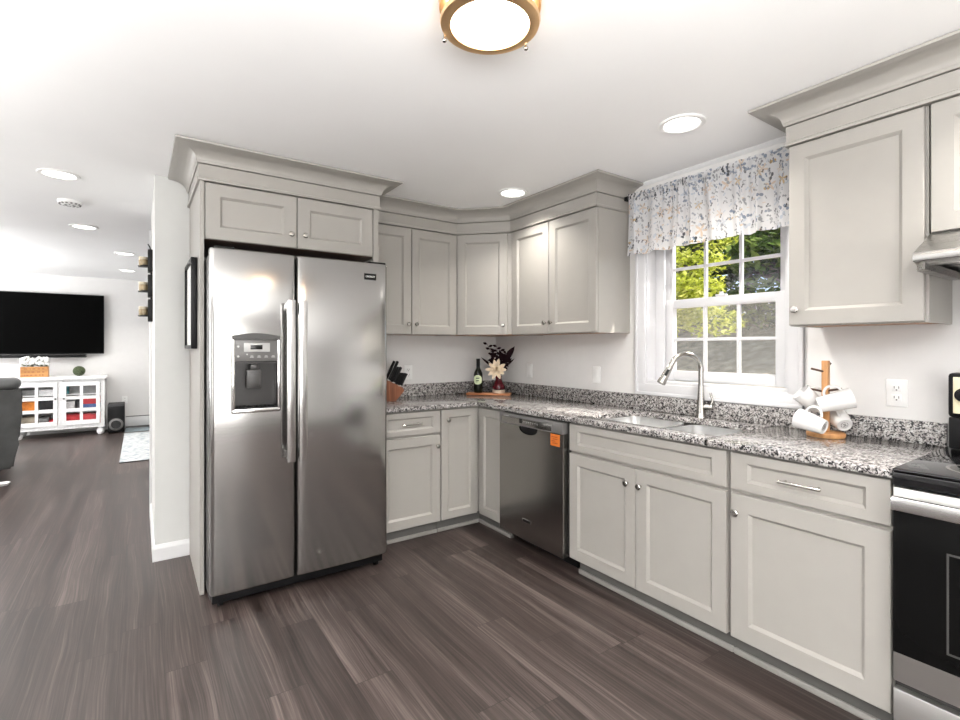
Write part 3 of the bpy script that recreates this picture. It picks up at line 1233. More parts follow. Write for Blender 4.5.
def bulged_door(x0, x1, z0, z1, hole=None):
    """slightly convex door skin with rolled edges, optional rectangular opening"""
    g = G()
    w = x1 - x0

    def yy(x):
        u = (x - x0) / w * 2 - 1
        e = min(x - x0, x1 - x)
        roll = 0.016 * max(0, 1 - e / .016) ** 2
        return FY - .006 * (1 - u * u) + roll
    xs = [x0, x0 + .003, x0 + .007, x0 + .012, x0 + .018]
    n = 14
    xs += [x0 + .018 + (w - .036) * k / n for k in range(1, n)]
    xs += [x1 - .018, x1 - .012, x1 - .007, x1 - .003, x1]
    zs = [z0, z0 + .004, z0 + .01, z1 - .01, z1 - .004, z1]
    if hole:
        xs = sorted(set([x for x in xs if not (hole[0] - .01 < x < hole[0] + .01 or hole[1] - .01 < x < hole[1] + .01)] + [hole[0], hole[1]]))
        zs = sorted(zs + [hole[2], hole[3]])

    def zr(z):
        e = min(z - z0, z1 - z)
        return .008 * max(0, 1 - e / .01) ** 2
    idx = {}
    vs, fs = [], []
    for i, x in enumerate(xs):
        for j, z in enumerate(zs):
            idx[i, j] = len(vs)
            vs.append((x, yy(x) + zr(z), z))
    for i in range(len(xs) - 1):
        for j in range(len(zs) - 1):
            if hole and xs[i] >= hole[0] - 1e-6 and xs[i + 1] <= hole[1] + 1e-6 and zs[j] >= hole[2] - 1e-6 and zs[j + 1] <= hole[3] + 1e-6:
                continue
            fs.append((idx[i, j], idx[i + 1, j], idx[i + 1, j + 1], idx[i, j + 1]))
    # back and sides
    ring = [idx[i, 0] for i in range(len(xs))] + [idx[len(xs) - 1, j] for j in range(1, len(zs))] + [idx[i, len(zs) - 1] for i in range(len(xs) - 2, -1, -1)] + [idx[0, j] for j in range(len(zs) - 2, 0, -1)]
    base = len(vs)
    for r in ring:
        x, y, z = vs[r]
        vs.append((x, FY + .080, z))
    m = len(ring)
    for k in range(m):
        fs.append((ring[k], base + k, base + (k + 1) % m, ring[(k + 1) % m]))
    fs.append(tuple(range(base, base + m)))
    g.faces(vs, fs)
    return g


DZ0, DZ1 = .080, 1.800
H = (-2.278, -2.068, .992, 1.362)
fd = obj('freezer_door', bulged_door(FX0, FM - .004, DZ0, DZ1, H), M_STEEL, t, world=True, smooth=40)
rd = obj('fresh_food_door', bulged_door(FM + .004, FX1, DZ0, DZ1), M_STEEL, t, world=True, smooth=40)
for par, x0, x1 in ((fd, -2.036, -1.993), (rd, -1.975 + .0, -1.932)):
    g = G()
    y1 = FY - .052
    g.box(x0, x1, y1 - .014, y1 + .002, .708, 1.556, .005)
    for z in (.74, 1.524):
        g.box(x0 + .008, x1 - .008, y1, FY - .003, z - .022, z + .022, .004)
    obj('handle', g, M_STEELX, par, world=True)
# dispenser
hx0, hx1, hz0, hz1 = H
g = G()
for a in ((hx0 - .012, hx0 + .006, hz0 - .006, hz1 - .01), (hx1 - .006, hx1 + .012, hz0 - .006, hz1 - .01)):
    g.box(a[0], a[1], FY - .016, FY + .012, a[2], a[3], .006)
g.box(hx0 - .012, hx1 + .012, FY - .017, FY + .012, hz0 - .018, hz0 + .006, .008)
obj('dispenser_frame', g, M_CHROME, fd, world=True)
g = G()
arc = [(hx0 - .008, hz1 - .016)] + [(hx0 - .008 + (hx1 - hx0 + .016) * k / 10, hz1 + .004 + .014 * math.sin(PI * k / 10)) for k in range(11)] + [(hx1 + .008, hz1 - .016)]
n = len(arc)
vs = [(x, FY - .018, z) for x, z in arc] + [(x, FY + .010, z) for x, z in arc]
g.faces(vs, [tuple(range(n)), tuple(range(n, 2 * n))] + [(i, (i + 1) % n, n + (i + 1) % n, n + i) for i in range(n)])
obj('dispenser_hood', g, M_DGREY, fd, world=True)
g = G()
bk = FY + .074
z_c = 1.236
g.box(hx0, hx1, bk - .006, bk, hz0, z_c)
g.box(hx0, hx0 + .006, FY - .004, bk, hz0, z_c)
g.box(hx1 - .006, hx1, FY - .004, bk, hz0, z_c)
g.box(hx0, hx1, FY - .004, bk, z_c - .012, z_c)
obj('dispenser_recess', g, plain('dark_recess_plastic', (0.028, 0.026, 0.025), .22), fd, world=True, smooth=0)
g = G()
g.box(hx0 + .001, hx1 - .001, FY - .012, FY + .03, z_c + .001, hz1 - .014, .003)
obj('control_panel', g, M_MGREY, fd, world=True)
g = G()
g.box(-2.233, -2.110, FY - .0145, FY - .0115, 1.285, 1.330, .001)
for k in range(4):
    x = -2.205 + k * .034
    g.box(x, x + .018, FY - .0135, FY - .0115, 1.256, 1.2595)
    g.box(x + .003, x + .015, FY - .0135, FY - .0115, 1.262, 1.2655)
for zz in (1.312, 1.262):
    g.cyl((-2.259, FY - .0138, zz), (-2.259, FY - .0112, zz), .0055, seg=12)
g.cyl((-2.218, FY - .0138, 1.272), (-2.218, FY - .0112, 1.272), .004, seg=12)
obj('buttons', g, M_LGREY, fd, world=True)
g = G()
g.box(-2.203, -2.146, FY - .0165, FY - .0145, 1.297, 1.320, .001)
obj('display', g, M_GLOSS, fd, world=True)
g = G()
g.box(-2.215, -2.145, FY + .02, FY + .034, 1.098, 1.192, .006)
g.box(-2.205, -2.155, FY + .016, FY + .022, 1.108, 1.175, .004)
g.box(-2.200, -2.160, FY + .01, FY + .06, 1.192, 1.2235, .008)
obj('paddle', g, M_DGREY, fd, world=True)
g = G()
g.box(hx0 + .007, hx1 - .007, FY - .004, bk - .007, hz0 + .001, hz0 + .010, .002)
for k in range(9):
    x = hx0 + .025 + k * .02
    g.box(x, x + .006, FY + .0, bk - .012, hz0 + .010, hz0 + .0135)
obj('drip_tray', g, M_BLACK, fd, world=True)


def text_mesh(s, size, M, depth=.0006, cu_name='lettering'):
    cu = bpy.data.curves.new(cu_name, 'FONT')
    cu.body = s
    cu.size = size
    cu.align_x = 'CENTER'
    cu.align_y = 'CENTER'
    cu.extrude = depth
    cu.offset = 0.0002
    o = bpy.data.objects.new('tmp', cu)
    COL.objects.link(o)
    bpy.context.view_layer.update()
    me = bpy.data.meshes.new_from_object(o)
    bpy.data.objects.remove(o)
    bpy.data.curves.remove(cu)
    g = G()
    g.bm.from_mesh(me)
    bpy.data.meshes.remove(me)
    for v in g.bm.verts:
        v.co = M @ v.co
    return g


def facing(px, py, pz, rotz=0):
    """text frame standing upright and read from -y (turned by rotz)"""
    return Matrix.Translation((px, py, pz)) @ Matrix.Rotation(rotz, 4, 'Z') @ Matrix.Rotation(PI / 2, 4, 'X')


g = G()
g.box(-1.597, -1.522, FY - .0062, FY - .0005, 1.700, 1.737, .002)
obj('badge', g, M_BLACK, rd, world=True)
g = text_mesh('CROSLEY', .0135, facing(-1.5595, FY - .0066, 1.7185))
obj('badge_lettering', g, M_WHITE, rd, world=True, smooth=0)

# ------------------------------------------------------------------ dishwasher
t = thing('dishwasher', 'dark stainless dishwasher with orange sticker beside the corner cabinet', 'dishwasher', (-.33, -1.238, 0))
DY0, DY1 = -1.541, -.938
DX = -.662
g = G()
g.box(DX + .045, -.05, DY0 + .004, DY1 - .004, .09, CB - .004)
obj('tub', g, M_DGREY, t, world=True, smooth=0)
PZ = .802
# door with the scooped handle pocket in its top edge
pc, pw, pd = -1.232, .090, .045
prof = [(DY0, .088), (DY1, .088), (DY1, PZ)]
for k in range(13):
    a = PI * k / 12
    prof.append((pc + pw * math.cos(a), PZ - pd * math.sin(a) ** .8))
prof.append((DY0, PZ))
g = G()
n = len(prof)
vs = [(DX + .004, y, z) for y, z in prof] + [(DX + .044, y, z) for y, z in prof]
g.faces(vs, [tuple(range(n)), tuple(range(n, 2 * n))] + [(i, (i + 1) % n, n + (i + 1) % n, n + i) for i in range(n)])
dw = obj('door', g, M_DWSTEEL, t, world=True, smooth=0)
g = G()
g.box(DX + .018, DX + .0435, pc - pw - .004, pc + pw + .004, PZ - .05, PZ - .001)
obj('handle_pocket', g, M_BLACK, dw, world=True, smooth=0)
g = G()
g.box(DX, DX + .044, DY0, DY1, PZ + .0015, CB - .012, .003)
cp = obj('control_panel', g, M_MGREY, t, world=True)
g = G()
g.box(DX - .0012, DX + .001, DY0 + .09, DY1 - .03, PZ + .008, PZ + .05, .001)
obj('button_strip', g, M_DWSTEEL, cp, world=True)
g = G()
g.box(DX - .002, DX, -1.178, -1.150, .823, .852, .001)
obj('display', g, M_GLOSS, cp, world=True)
g = G()
for k in range(7):
    y = -1.205 - k * .021
    g.box(DX - .002, DX, y, y + .013, .836, .8385)
    g.box(DX - .002, DX, y + .003, y + .009, .8285, .8305)
obj('button_marks', g, M_LGREY, cp, world=True, smooth=0)
g = G()
for k in range(3):
    g.box(DX - .001, DX + .001, -1.045, -.985, .838 + k * .008, .841 + k * .008)
obj('vent_lines', g, M_LGREY, cp, world=True, smooth=0)
g = G()
g.box(DX + .0025, DX + .0045, -1.262, -1.177, .199, .222, .0008)
obj('badge', g, M_CHROME, dw, world=True)
g = G()
g.box(DX + .0018, DX + .0028, -1.257, -1.182, .202, .219)
obj('badge_face', g, M_BLACK, dw, world=True, smooth=0)
g = G()
g.box(DX + .0030, DX + .0045, -1.516, -1.438, .727, .797, .0005)
st = obj('sticker', g, M_ORANGE, dw, world=True, smooth=0)
g = G()
for k, (a, b) in enumerate(((.0, .05), (.012, .05), (0, .03), (.01, .05))):
    g.box(DX + .0022, DX + .0032, -1.448 - b, -1.448 - a, .778 - k * .012, .783 - k * .012)
obj('sticker_print', g, plain('brown_print', (0.30, 0.06, 0.01), .6), dw, world=True, smooth=0)
g = G()
g.box(-.53, -.50, DY0 + .002, DY1 - .02, .002, .088)
obj('toe_panel', g, M_BLACK, t, world=True, smooth=0)

# ------------------------------------------------------------------ range
t = thing('range', 'freestanding range with black glass cooktop and steel trimmed black oven door', 'range', (-.34, -3.435, 0))
RY0, RY1 = -3.815, -3.0515
g = G()
g.box(-.625, -.025, RY0, RY1, .03, .905, .003)
obj('body', g, M_DGREY, t, world=True)
g = G()
g.box(-.655, -.024, RY0, RY1, .9055, .9175, .005)
ck = obj('cooktop', g, M_GLOSS, t, world=True)
for x in (-.22, -.48):
    for y in (-3.24, -3.62):
        g = G()
        g.lathe([(.085, 0), (.088, .0004), (.091, .0004), (.094, 0)], (x, y, .9176), 40, caps=False)
        obj('burner_ring', g, M_MGREY, ck, world=True)
g = G()
g.box(-.655, -.6255, RY0, RY1, .862, .905, .004)
obj('front_rail', g, M_GLOSS, t, world=True)
g = G()
g.box(-.657, -.6255, RY0 + .003, RY1 - .003, .231, .858, .006)
od = obj('oven_door', g, M_RANGE, t, world=True)
g = G()
g.box(-.661, -.657, RY0 + .004, RY1 - .004, .326, .790, .0015)
obj('door_glass', g, plain('oven_glass', (0.004, 0.004, 0.004), .12, spec=.12), od, world=True)
g = G()
for a in (((-3.683), (-3.190), .380, .386), ((-3.683), (-3.190), .680, .686)):
    g.box(-.6618, -.661, a[0], a[1], a[2], a[3])
g.box(-.6618, -.661, -3.190, -3.185, .380, .686)
g.box(-.6618, -.661, -3.688, -3.683, .380, .686)
obj('window_outline', g, M_DGREY, od, world=True, smooth=0)
g = G()
g.box(-.705, -.690, RY0 + .012, RY1 - .008, .792, .838, .007)
g.box(-.692, -.656, RY1 - .062, RY1 - .022, .800, .830, .004)
g.box(-.692, -.656, RY0 + .022, RY0 + .062, .800, .830, .004)
obj('handle', g, M_STEELY, od, world=True)
g = G()
g.box(-.657, -.6255, RY0 + .003, RY1 - .003, .045, .208, .006)
obj('drawer', g, M_RANGE, t, world=True)
g = G()
g.box(-.615, -.05, RY0 + .02, RY1 - .02, .002, .0295)
obj('base', g, M_BLACK, t, world=True, smooth=0)
g = G()
g.box(-.092, -.025, RY0 + .018, RY1 - .018, .9178, 1.04, .006)
g.box(-.105, -.025, RY0 + .018, RY1 - .018, 1.04, 1.21, .012)
bgd = obj('backguard', g, M_BLACK, t, world=True)
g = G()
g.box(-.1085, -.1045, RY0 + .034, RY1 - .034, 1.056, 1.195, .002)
obj('control_fascia', g, plain('steel_with_warm_reflection', (0.80, 0.76, 0.52), .25), bgd, world=True)  # steel panel; the yellowish reflection on it is put into the base colour
for y in (-3.115, -3.205, -3.66, -3.75):
    g = G()
    g.lathe([(.026, 0), (.025, .006), (.021, .010), (.019, .026), (.0, .028)], seg=24, M=Matrix.Translation((-.1087, y, 1.127)) @ Matrix.Rotation(-PI / 2, 4, 'Y'))
    obj('knob', g, M_BLACK, bgd, world=True)

# ------------------------------------------------------------------ range hood
t = thing('range_hood', 'stainless under cabinet range hood above the black cooktop', 'range hood', (-.25, -3.44, 1.57))
HY0, HY1 = -3.826, -3.068
g = G()
pr = [(-.002, 1.717), (-.322, 1.717), (-.498, 1.632), (-.505, 1.628), (-.505, 1.603), (-.498, 1.596), (-.44, 1.588), (-.43, 1.606), (-.06, 1.606), (-.05, 1.574), (-.002, 1.574)]
n = len(pr)
vs = [(x, HY1, z) for x, z in pr] + [(x, HY0, z) for x, z in pr]
g.faces(vs, [tuple(range(n)), tuple(range(n, 2 * n))] + [(i, (i + 1) % n, n + (i + 1) % n, n + i) for i in range(n)])
obj('canopy', g, M_HOOD, t, world=True, smooth=0)
g = G()
g.box(-.506, -.470, HY0 + .0, HY1 + .0035, 1.597, 1.631, .006)
obj('front_lip', g, M_HOOD, t, world=True)
g = G()
g.prism([(-.505, HY1 - .03), (-.05, HY1 - .03), (-.05, HY1 + .0), (-.47, HY1 + .0)], 1.570, 1.596)
obj('side_rim', g, M_HOOD, t, world=True, smooth=0)
g = G()
g.prism([(-.47, HY0), (-.05, HY0), (-.05, HY0 + .03), (-.505, HY0 + .03)], 1.570, 1.596)
obj('side_rim', g, M_HOOD, t, world=True, smooth=0)
g = G()
g.box(-.42, -.07, -3.72, -3.17, 1.594, 1.6055, .003)
for k in range(24):
    y = -3.71 + k * .0225
    g.box(-.41, -.08, y, y + .006, 1.591, 1.5945)
obj('grease_filter', g, M_MGREY, t, world=True, smooth=0)

# ------------------------------------------------------------------ valance on its rod
t = thing('curtain_rod', 'black curtain rod with square brackets above the window', 'curtain rod', (-.06, -2.03, 2.268))
g = G()
g.cyl((-.062, -2.59, 2.268), (-.062, -1.507, 2.268), .007, seg=12)
obj('rod', g, M_BLACK, t, world=True)
for y in (-1.520, -2.570):
    g = G()
    g.box(-.078, -.0015, y - .012, y + .012, 2.255, 2.281, .002)
    obj('bracket', g, M_BLACK, t, world=True)
g = G()
NU, NV = 420, 30
y_s, y_e = -1.530, -2.588
vz0, vz1 = 1.897, 2.292
vs, uvs, fs = [], [], []
for i in range(NU + 1):
    u = i / NU
    yb = y_s + (y_e - y_s) * u
    for j in range(NV + 1):
        w = j / NV
        z = vz0 + (vz1 - vz0) * w
        amp = .008 + .006 * (1 - w)
        ph = u * 17 * PI + 1.3 * math.sin(u * 17) + .5 * math.sin(w * 3 + u * 9)
        x = -.072 + amp * math.sin(ph) + .004 * math.sin(ph * 2.3 + 1) + .006 * math.sin(u * 55 + 2 * w)
        if w > .90:      # gathered round the rod pocket
            k = (w - .90) / .10
            x = -.072 - .004 * math.sin(k * PI) + .45 * amp * math.sin(ph * 2)
            z += .004 * math.sin(ph * 2) * k
        z += .003 * math.sin(u * 41) * (1 - w) ** 2
        vs.append((x, yb + .006 * math.cos(ph) * (1 - w), z))
        uvs.append((u * 1.45, w * .40))
for i in range(NU):
    for j in range(NV):
        a = i * (NV + 1) + j
        fs.append((a, a + NV + 1, a + NV + 2, a + 1))
g.faces(vs, fs)
uvl = g.bm.loops.layers.uv.new('UVMap')
g.bm.verts.index_update()
for f in g.bm.faces:
    for lp in f.loops:
        lp[uvl].uv = uvs[lp.vert.index]
va = obj('valance', g, M_VALANCE, origin=(-.07, -2.04, 2.1), smooth=70)
tag(va, 'gathered white valance printed with slate and tan flowers over the window', 'valance')

# ------------------------------------------------------------------ ceiling fixtures


def recessed(label, x, y, z, r=.104, power=9.0, lit=True):
    t = thing('recessed_light', label, 'ceiling light', (x, y, z), 0, 'recessed ceiling lights')
    g = G()
    g.lathe([(r, -.0005), (r, -.006), (r * .96, -.009), (r * .80, -.009), (r * .74, -.003), (r * .74, -.0005)], (0, 0, 0), 40, caps=False)
    obj('trim_ring', g, M_WHITE, t)
    g = G()
    g.lathe([(0, -.0045), (r * .72, -.0045), (r * .735, -.001), (0, -.001)], (0, 0, 0), 40, caps=False)
    obj('lens', g, M_LAMP, t)
    if power:
        a = area('recessed_lamp', (x, y, z - .012), (0, 0, -1), r * 1.3, r * 1.3, power, (1.0, .955, .89), 'DISK', 122)
        a.parent = t
        a.location = (0, 0, -.012)
    return t


recessed('round recessed ceiling light in front of the window valance', -.566, -2.240, CZ, power=9)
recessed('round recessed ceiling light over the inside corner of the counter', -.574, -.974, CZ, power=7)
recessed('round recessed ceiling light nearest the refrigerator moulding in the hall ceiling', -3.068, .313, CZ, power=9)
recessed('round recessed ceiling light just past the smoke detector', -3.063, 1.898, CZ, power=9)
recessed('round recessed ceiling light in the brighter living room ceiling', -2.80, 3.45, CZ + .035, power=14)
recessed('farthest round recessed ceiling light close to the television wall', -2.80, 5.0, CZ + .035, power=14)
area('recessed_lamp_range', (-.57, -3.52, CZ - .012), (0, 0, -1), .13, .13, 9, (1.0, .955, .89), 'DISK', 122)

t = thing('smoke_detector', 'round white smoke detector between two hall ceiling lights', 'smoke detector', (-3.077, .993, CZ))
g = G()
g.lathe([(.072, -.0005), (.072, -.014), (.066, -.022), (.05, -.030), (.0, -.033)], (0, 0, 0), 36, caps=False)
obj('cover', g, M_WHITE, t)
g = G()
for k in range(14):
    a = 2 * PI * k / 14
    g.box(.052, .064, -.006, .006, -.029, -.021, M=Matrix.Rotation(a, 4, 'Z'))
for k in range(8):
    a = 2 * PI * k / 8
    g.box(.022, .034, -.004, .004, -.0335, -.031, M=Matrix.Rotation(a, 4, 'Z'))
obj('vent_slots', g, M_MGREY, t)

FLX, FLY = -1.797, -2.403
t = thing('flush_mount_light', 'round flush mount ceiling light with brass ring and glowing white glass', 'ceiling light', (FLX, FLY, CZ))
g = G()
g.lathe([(.155, -.0005), (.155, -.012), (.150, -.016), (.0, -.016)], (0, 0, 0), 56, caps=False)
obj('ceiling_pan', g, M_BRASS, t)
g = G()
g.lathe([(.132, -.017), (.132, -.070), (.120, -.076), (.06, -.079), (.0, -.080)], (0, 0, 0), 56, caps=False)
obj('glass_shade', g, M_BULB, t)
g = G()
g.lathe([(.133, -.064), (.148, -.066), (.151, -.074), (.148, -.083), (.126, -.088), (.119, -.086), (.119, -.079), (.133, -.072)], (0, 0, 0), 64, caps=False)
g.lathe([(.134, -.026), (.152, -.026), (.154, -.032), (.152, -.038), (.134, -.038)], (0, 0, 0), 64, caps=False)
obj('brass_ring', g, M_BRASS, t)
for k in range(3):
    a = R_(5 + 119 * k)
    g = G()
    c = Vector((.152 * math.cos(a), .152 * math.sin(a), 0))
    g.cyl(c + VZ * -.012, c + VZ * -.088, .0045, seg=10)
    g.ball(c + VZ * -.092, .008, sub=2)
    obj('finial', g, M_NICKEL, t)

# ------------------------------------------------------------------ outlets and switches


def plate(name, label, cat, M, kind):
    t = thing(name, label, cat, M=M)
    g = G()
    g.box(-.0365, .0365, -.006, -.0005, -.058, .058, .003)
    obj('cover_plate', g, M_WHITE, t)
    if kind == 'outlet':
        for s in (-1, 1):
            g = G()
            g.box(-.017, .017, -.0085, -.0055, s * .021 - .0145, s * .021 + .0145, .004)
            o = obj('receptacle', g, M_WHITE, t)
            g = G()
            g.box(-.009, -.0065, -.0092, -.008, s * .021 - .002, s * .021 + .008)
            g.box(.0065, .009, -.0092, -.008, s * .021 - .002, s * .021 + .008)
            g.cyl((0, -.0092, s * .021 - .008), (0, -.008, s * .021 - .008), .003, seg=10)
            obj('slots', g, M_DGREY, o)
    else:
        g = G()
        g.box(-.016, .016, -.0085, -.0055, -.033, .033, .002)
        obj('rocker', g, M_WHITE, t)
    return t


MR = Matrix.Rotation(ROT, 4, 'Z')
plate('wall_outlet', 'white duplex outlet on the wall between window and range', 'outlet', Matrix.Translation((-.0005, -2.888, 1.113)) @ MR, 'outlet')
plate('light_switch', 'white rocker switch plate on the wall near the window casing', 'switch', Matrix.Translation((-.0005, -1.207, 1.113)) @ MR, 'switch')
plate('light_switch', 'white rocker switch plate on the wall close to the flower vase', 'switch', Matrix.Translation((-.0005, -.476, 1.114)) @ MR, 'switch')
plate('wall_outlet', 'white duplex outlet on the back wall beside the knife block', 'outlet', Matrix.Translation((-.880, -.0005, 1.105)), 'outlet')
plate('wall_outlet', 'white duplex outlet on the far wall above the subwoofer', 'outlet', Matrix.Translation((-2.858, 6.1995, .46)), 'outlet')

# ------------------------------------------------------------------ serving board with bottle, vase and flowers
bu = Vector((.7071, -.7071, 0))
bvv = Vector((.7071, .7071, 0))
bc = Vector((-.262, -.272, CT))
Mb = Matrix.Translation(bc) @ Matrix.Rotation(-PI / 4, 4, 'Z')
g = G()
g.box(-.19, .175, -.06, .06, .0005, .017, .004)
bo = obj('serving_board', g, M_BOARD, smooth=40)
bo.matrix_world = Mb
MAT_W[bo.name] = Mb
tag(bo, 'reddish wooden serving board under the bottle and vase in the counter corner', 'board')
zb = CT + .0175
p = bc + bu * -.098
t = thing('wine_bottle', 'dark green wine bottle with pale label standing on the serving board', 'bottle', (p.x, p.y, zb), R_(-42))
g = G()
g.lathe([(0, .0005), (.034, .0005), (.037, .006), (.0375, .15), (.035, .165), (.026, .185), (.0165, .205), (.0145, .225), (.014, .27), (.0155, .272), (.0155, .282), (0, .283)], (0, 0, 0), 28)
obj('glass_body', g, plain('dark_bottle_glass', (0.008, 0.011, 0.006), .08), t)
g = G()
g.lathe([(.0148, .205), (.0155, .208), (.0152, .268), (.0162, .272), (.0162, .2835), (0, .2842)], (0, 0, 0), 24)
obj('foil_capsule', g, M_BLACK, t)
g = G()
vs, fs = [], []
for k in range(17):
    a = R_(-150 + 120 * k / 16)
    for z in (0, 1):
        e = .028 * (1 - ((k - 8) / 8) ** 2) ** .5 if 0 < k < 16 else 0.0
        zz = .108 + (e + .010) * (1 if z else -1)
        vs.append((.0382 * math.cos(a), .0382 * math.sin(a), zz))
for k in range(16):
    fs.append((2 * k, 2 * k + 2, 2 * k + 3, 2 * k + 1))
g.faces(vs, fs)
obj('paper_label', g, plain('pale_green_paper', (0.62, 0.70, 0.45), .6), t)
g = G()
for zz, hw in ((.118, 22), (.098, 16)):
    vs = []
    for k in range(7):
        a = R_(-90 - hw + 2 * hw * k / 6)
        vs += [(.0387 * math.cos(a), .0387 * math.sin(a), zz), (.0387 * math.cos(a), .0387 * math.sin(a), zz + .008)]
    g.faces(vs, [(2 * k, 2 * k + 2, 2 * k + 3, 2 * k + 1) for k in range(6)])
obj('label_print', g, plain('dark_green_print', (0.03, 0.06, 0.03), .6), t)

p = bc + bu * .075
vp = Vector((p.x, p.y, zb))
t = thing('flower_vase', 'dark red glazed vase on a cream foot holding the flowers', 'vase', vp)
g = G()
g.lathe([(0, .024), (.040, .024), (.052, .034), (.054, .05), (.046, .075), (.032, .098), (.026, .118), (.027, .135), (.031, .142), (.028, .142), (.023, .132), (.022, .118), (0, .1)], (0, 0, 0), 30)
obj('vase_body', g, plain('oxblood_glaze', (0.085, 0.004, 0.009), .12), t)
g = G()
g.lathe([(0, .0005), (.048, .0005), (.052, .006), (.053, .026), (.045, .0265), (0, .0265)], (0, 0, 0), 30)
obj('vase_foot', g, plain('cream_glaze', (0.72, 0.60, 0.48), .3), t)

# white dahlia
hc = vp + Vector((0, 0, .195)) - VF * .04 - VR * .020
t = thing('white_flower', 'large cream white dahlia leaning forward over the red vase', 'flower', vp + VZ * .12)
ax = (-VF * .92 + VZ * .34 - VR * .10).normalized()
Mq = Matrix.Translation(hc) @ ax.to_track_quat('Z', 'Y').to_matrix().to_4x4()
g = G()
rnd = random.Random(4)
for ring, (n, L, tilt, w) in enumerate(((10, .088, 5, .017), (9, .070, 28, .015), (8, .050, 50, .012), (6, .032, 70, .009))):
    for k in range(n):
        a = 2 * PI * k / n + ring * .4 + rnd.uniform(-.1, .1)
        Mp = Mq @ Matrix.Rotation(a, 4, 'Z') @ Matrix.Rotation(-R_(tilt + rnd.uniform(-6, 6)), 4, 'Y')
        l = L * rnd.uniform(.9, 1.1)
        rows = [(0, .25), (.3, .8), (.6, 1.0), (.85, .6), (1, .04)]
        vs = []
        for s, ww in rows:
            for e in (-1, 0, 1):
                vs.append((s * l, e * w * ww, .004 * abs(e) * ww + .012 * s * s + (0.002 if e == 0 else 0)))
        fs = []
        for i in range(4):
            for e in range(2):
                fs.append((3 * i + e, 3 * i + e + 1, 3 * i + e + 4, 3 * i + e + 3))
        g.faces(vs, fs, Mp)
obj('petals', g, plain('cream_petals', (0.88, 0.74, 0.56), .6, var=.12, scale=40), t, world=True, smooth=60)
g = G()
g.tube([vp + VZ * .10, vp + VZ * .17 - VF * .005, hc - ax * .004], .0035, 8)
obj('stem', g, plain('dark_stem', (0.05, 0.035, 0.02), .7), t, world=True)
M_FOL = plain('burgundy_foliage', (0.012, 0.004, 0.006), .8, var=.3, spec=.1)


def leaf_faces(g, p, d, L, w, up):
    d = d.normalized()
    s = d.cross(up).normalized()
    rows = [(0, .08), (.25, .7), (.5, 1), (.78, .62), (1, .02)]
    vs, fs = [], []
    for a, b in rows:
        c = p + d * (L * a) + up * (.10 * L * a * a)
        vs += [c - s * w * b, c + up * w * .15, c + s * w * b]
    for i in range(4):
        for e in range(2):
            fs.append((3 * i + e, 3 * i + e + 1, 3 * i + e + 4, 3 * i + e + 3))
    g.faces(vs, fs)


sprigs = [('thin curling dark sprig rising highest above the white flower', (-.095, .405, .01), 'curl'),
          ('short curling dark sprig in the middle of the bouquet', (-.015, .385, .02), 'curl'),
          ('broad dark pointed leaf reaching up to the right of the bouquet', (.125, .375, .02), 'blade'),
          ('narrow dark leaf slanting out to the left of the white flower', (-.145, .295, .0), 'narrow'),
          ('narrow dark leaf slanting out to the right below the broad leaf', (.130, .285, .005), 'narrow'),
          ('bushy burgundy sprig filling behind the white flower', (.020, .315, .03), 'bush')]
for lab, (rx, rz, rf), kind in sprigs:
    t = thing('dark_sprig', lab, 'dried sprig', vp + VZ * .13, 0, 'dark sprigs in the red vase')
    tip = vp + VR * rx + VZ * rz + VF * rf
    st0 = vp + VZ * .115 + VR * (rx * .06)
    mid = vp + VR * rx * .35 + VZ * (.12 + (rz - .12) * .55) + VF * rf * .5
    g = G()
    g.tube([st0, mid, tip], [.0028, .0022, .0012], 7)
    obj('stem', g, M_FOL, t, world=True)
    g = G()
    rnd = random.Random(len(lab))
    if kind == 'curl':
        for k in range(7):
            s = .35 + .65 * k / 6
            q = mid.lerp(tip, (s - .35) / .65) if k else mid
            sd = VR * (1 if k % 2 else -1) + VZ * .35
            leaf_faces(g, q, sd, .038, .011, -VF)
    elif kind == 'blade':
        leaf_faces(g, mid.lerp(tip, .1), tip - mid, (tip - mid).length * 1.0, .026, -VF)
        leaf_faces(g, mid, VR * .6 + VZ * .8, .07, .02, -VF)
    elif kind == 'narrow':
        leaf_faces(g, mid, tip - mid, (tip - mid).length, .010, -VF)
        leaf_faces(g, st0.lerp(mid, .7), (tip - st0) + VZ * .05, .08, .009, -VF)
    else:
        for k in range(80):
            q = st0.lerp(tip, rnd.uniform(.5, 1)) + VR * rnd.uniform(-.075, .07) + VF * rnd.uniform(.0, .03) + VZ * rnd.uniform(-.03, .04)
            leaf_faces(g, q, VR * rnd.uniform(-1, 1) + VZ * rnd.uniform(-.2, 1), .042, .011, (-VF + VZ * rnd.uniform(-.3, .5)).normalized())
    obj('leaves', g, M_FOL, t, world=True, smooth=60)

# ------------------------------------------------------------------ knife block
t = thing('knife_block', 'slanted reddish wood knife block half hidden by the refrigerator', 'knife block', (-1.16, -.195, CT))
lean = Vector((.50, 0, .866))
nrm = Vector((.866, 0, -.50))
bo_ = Vector((-1.225, -.195, CT + .0005))
g = G()
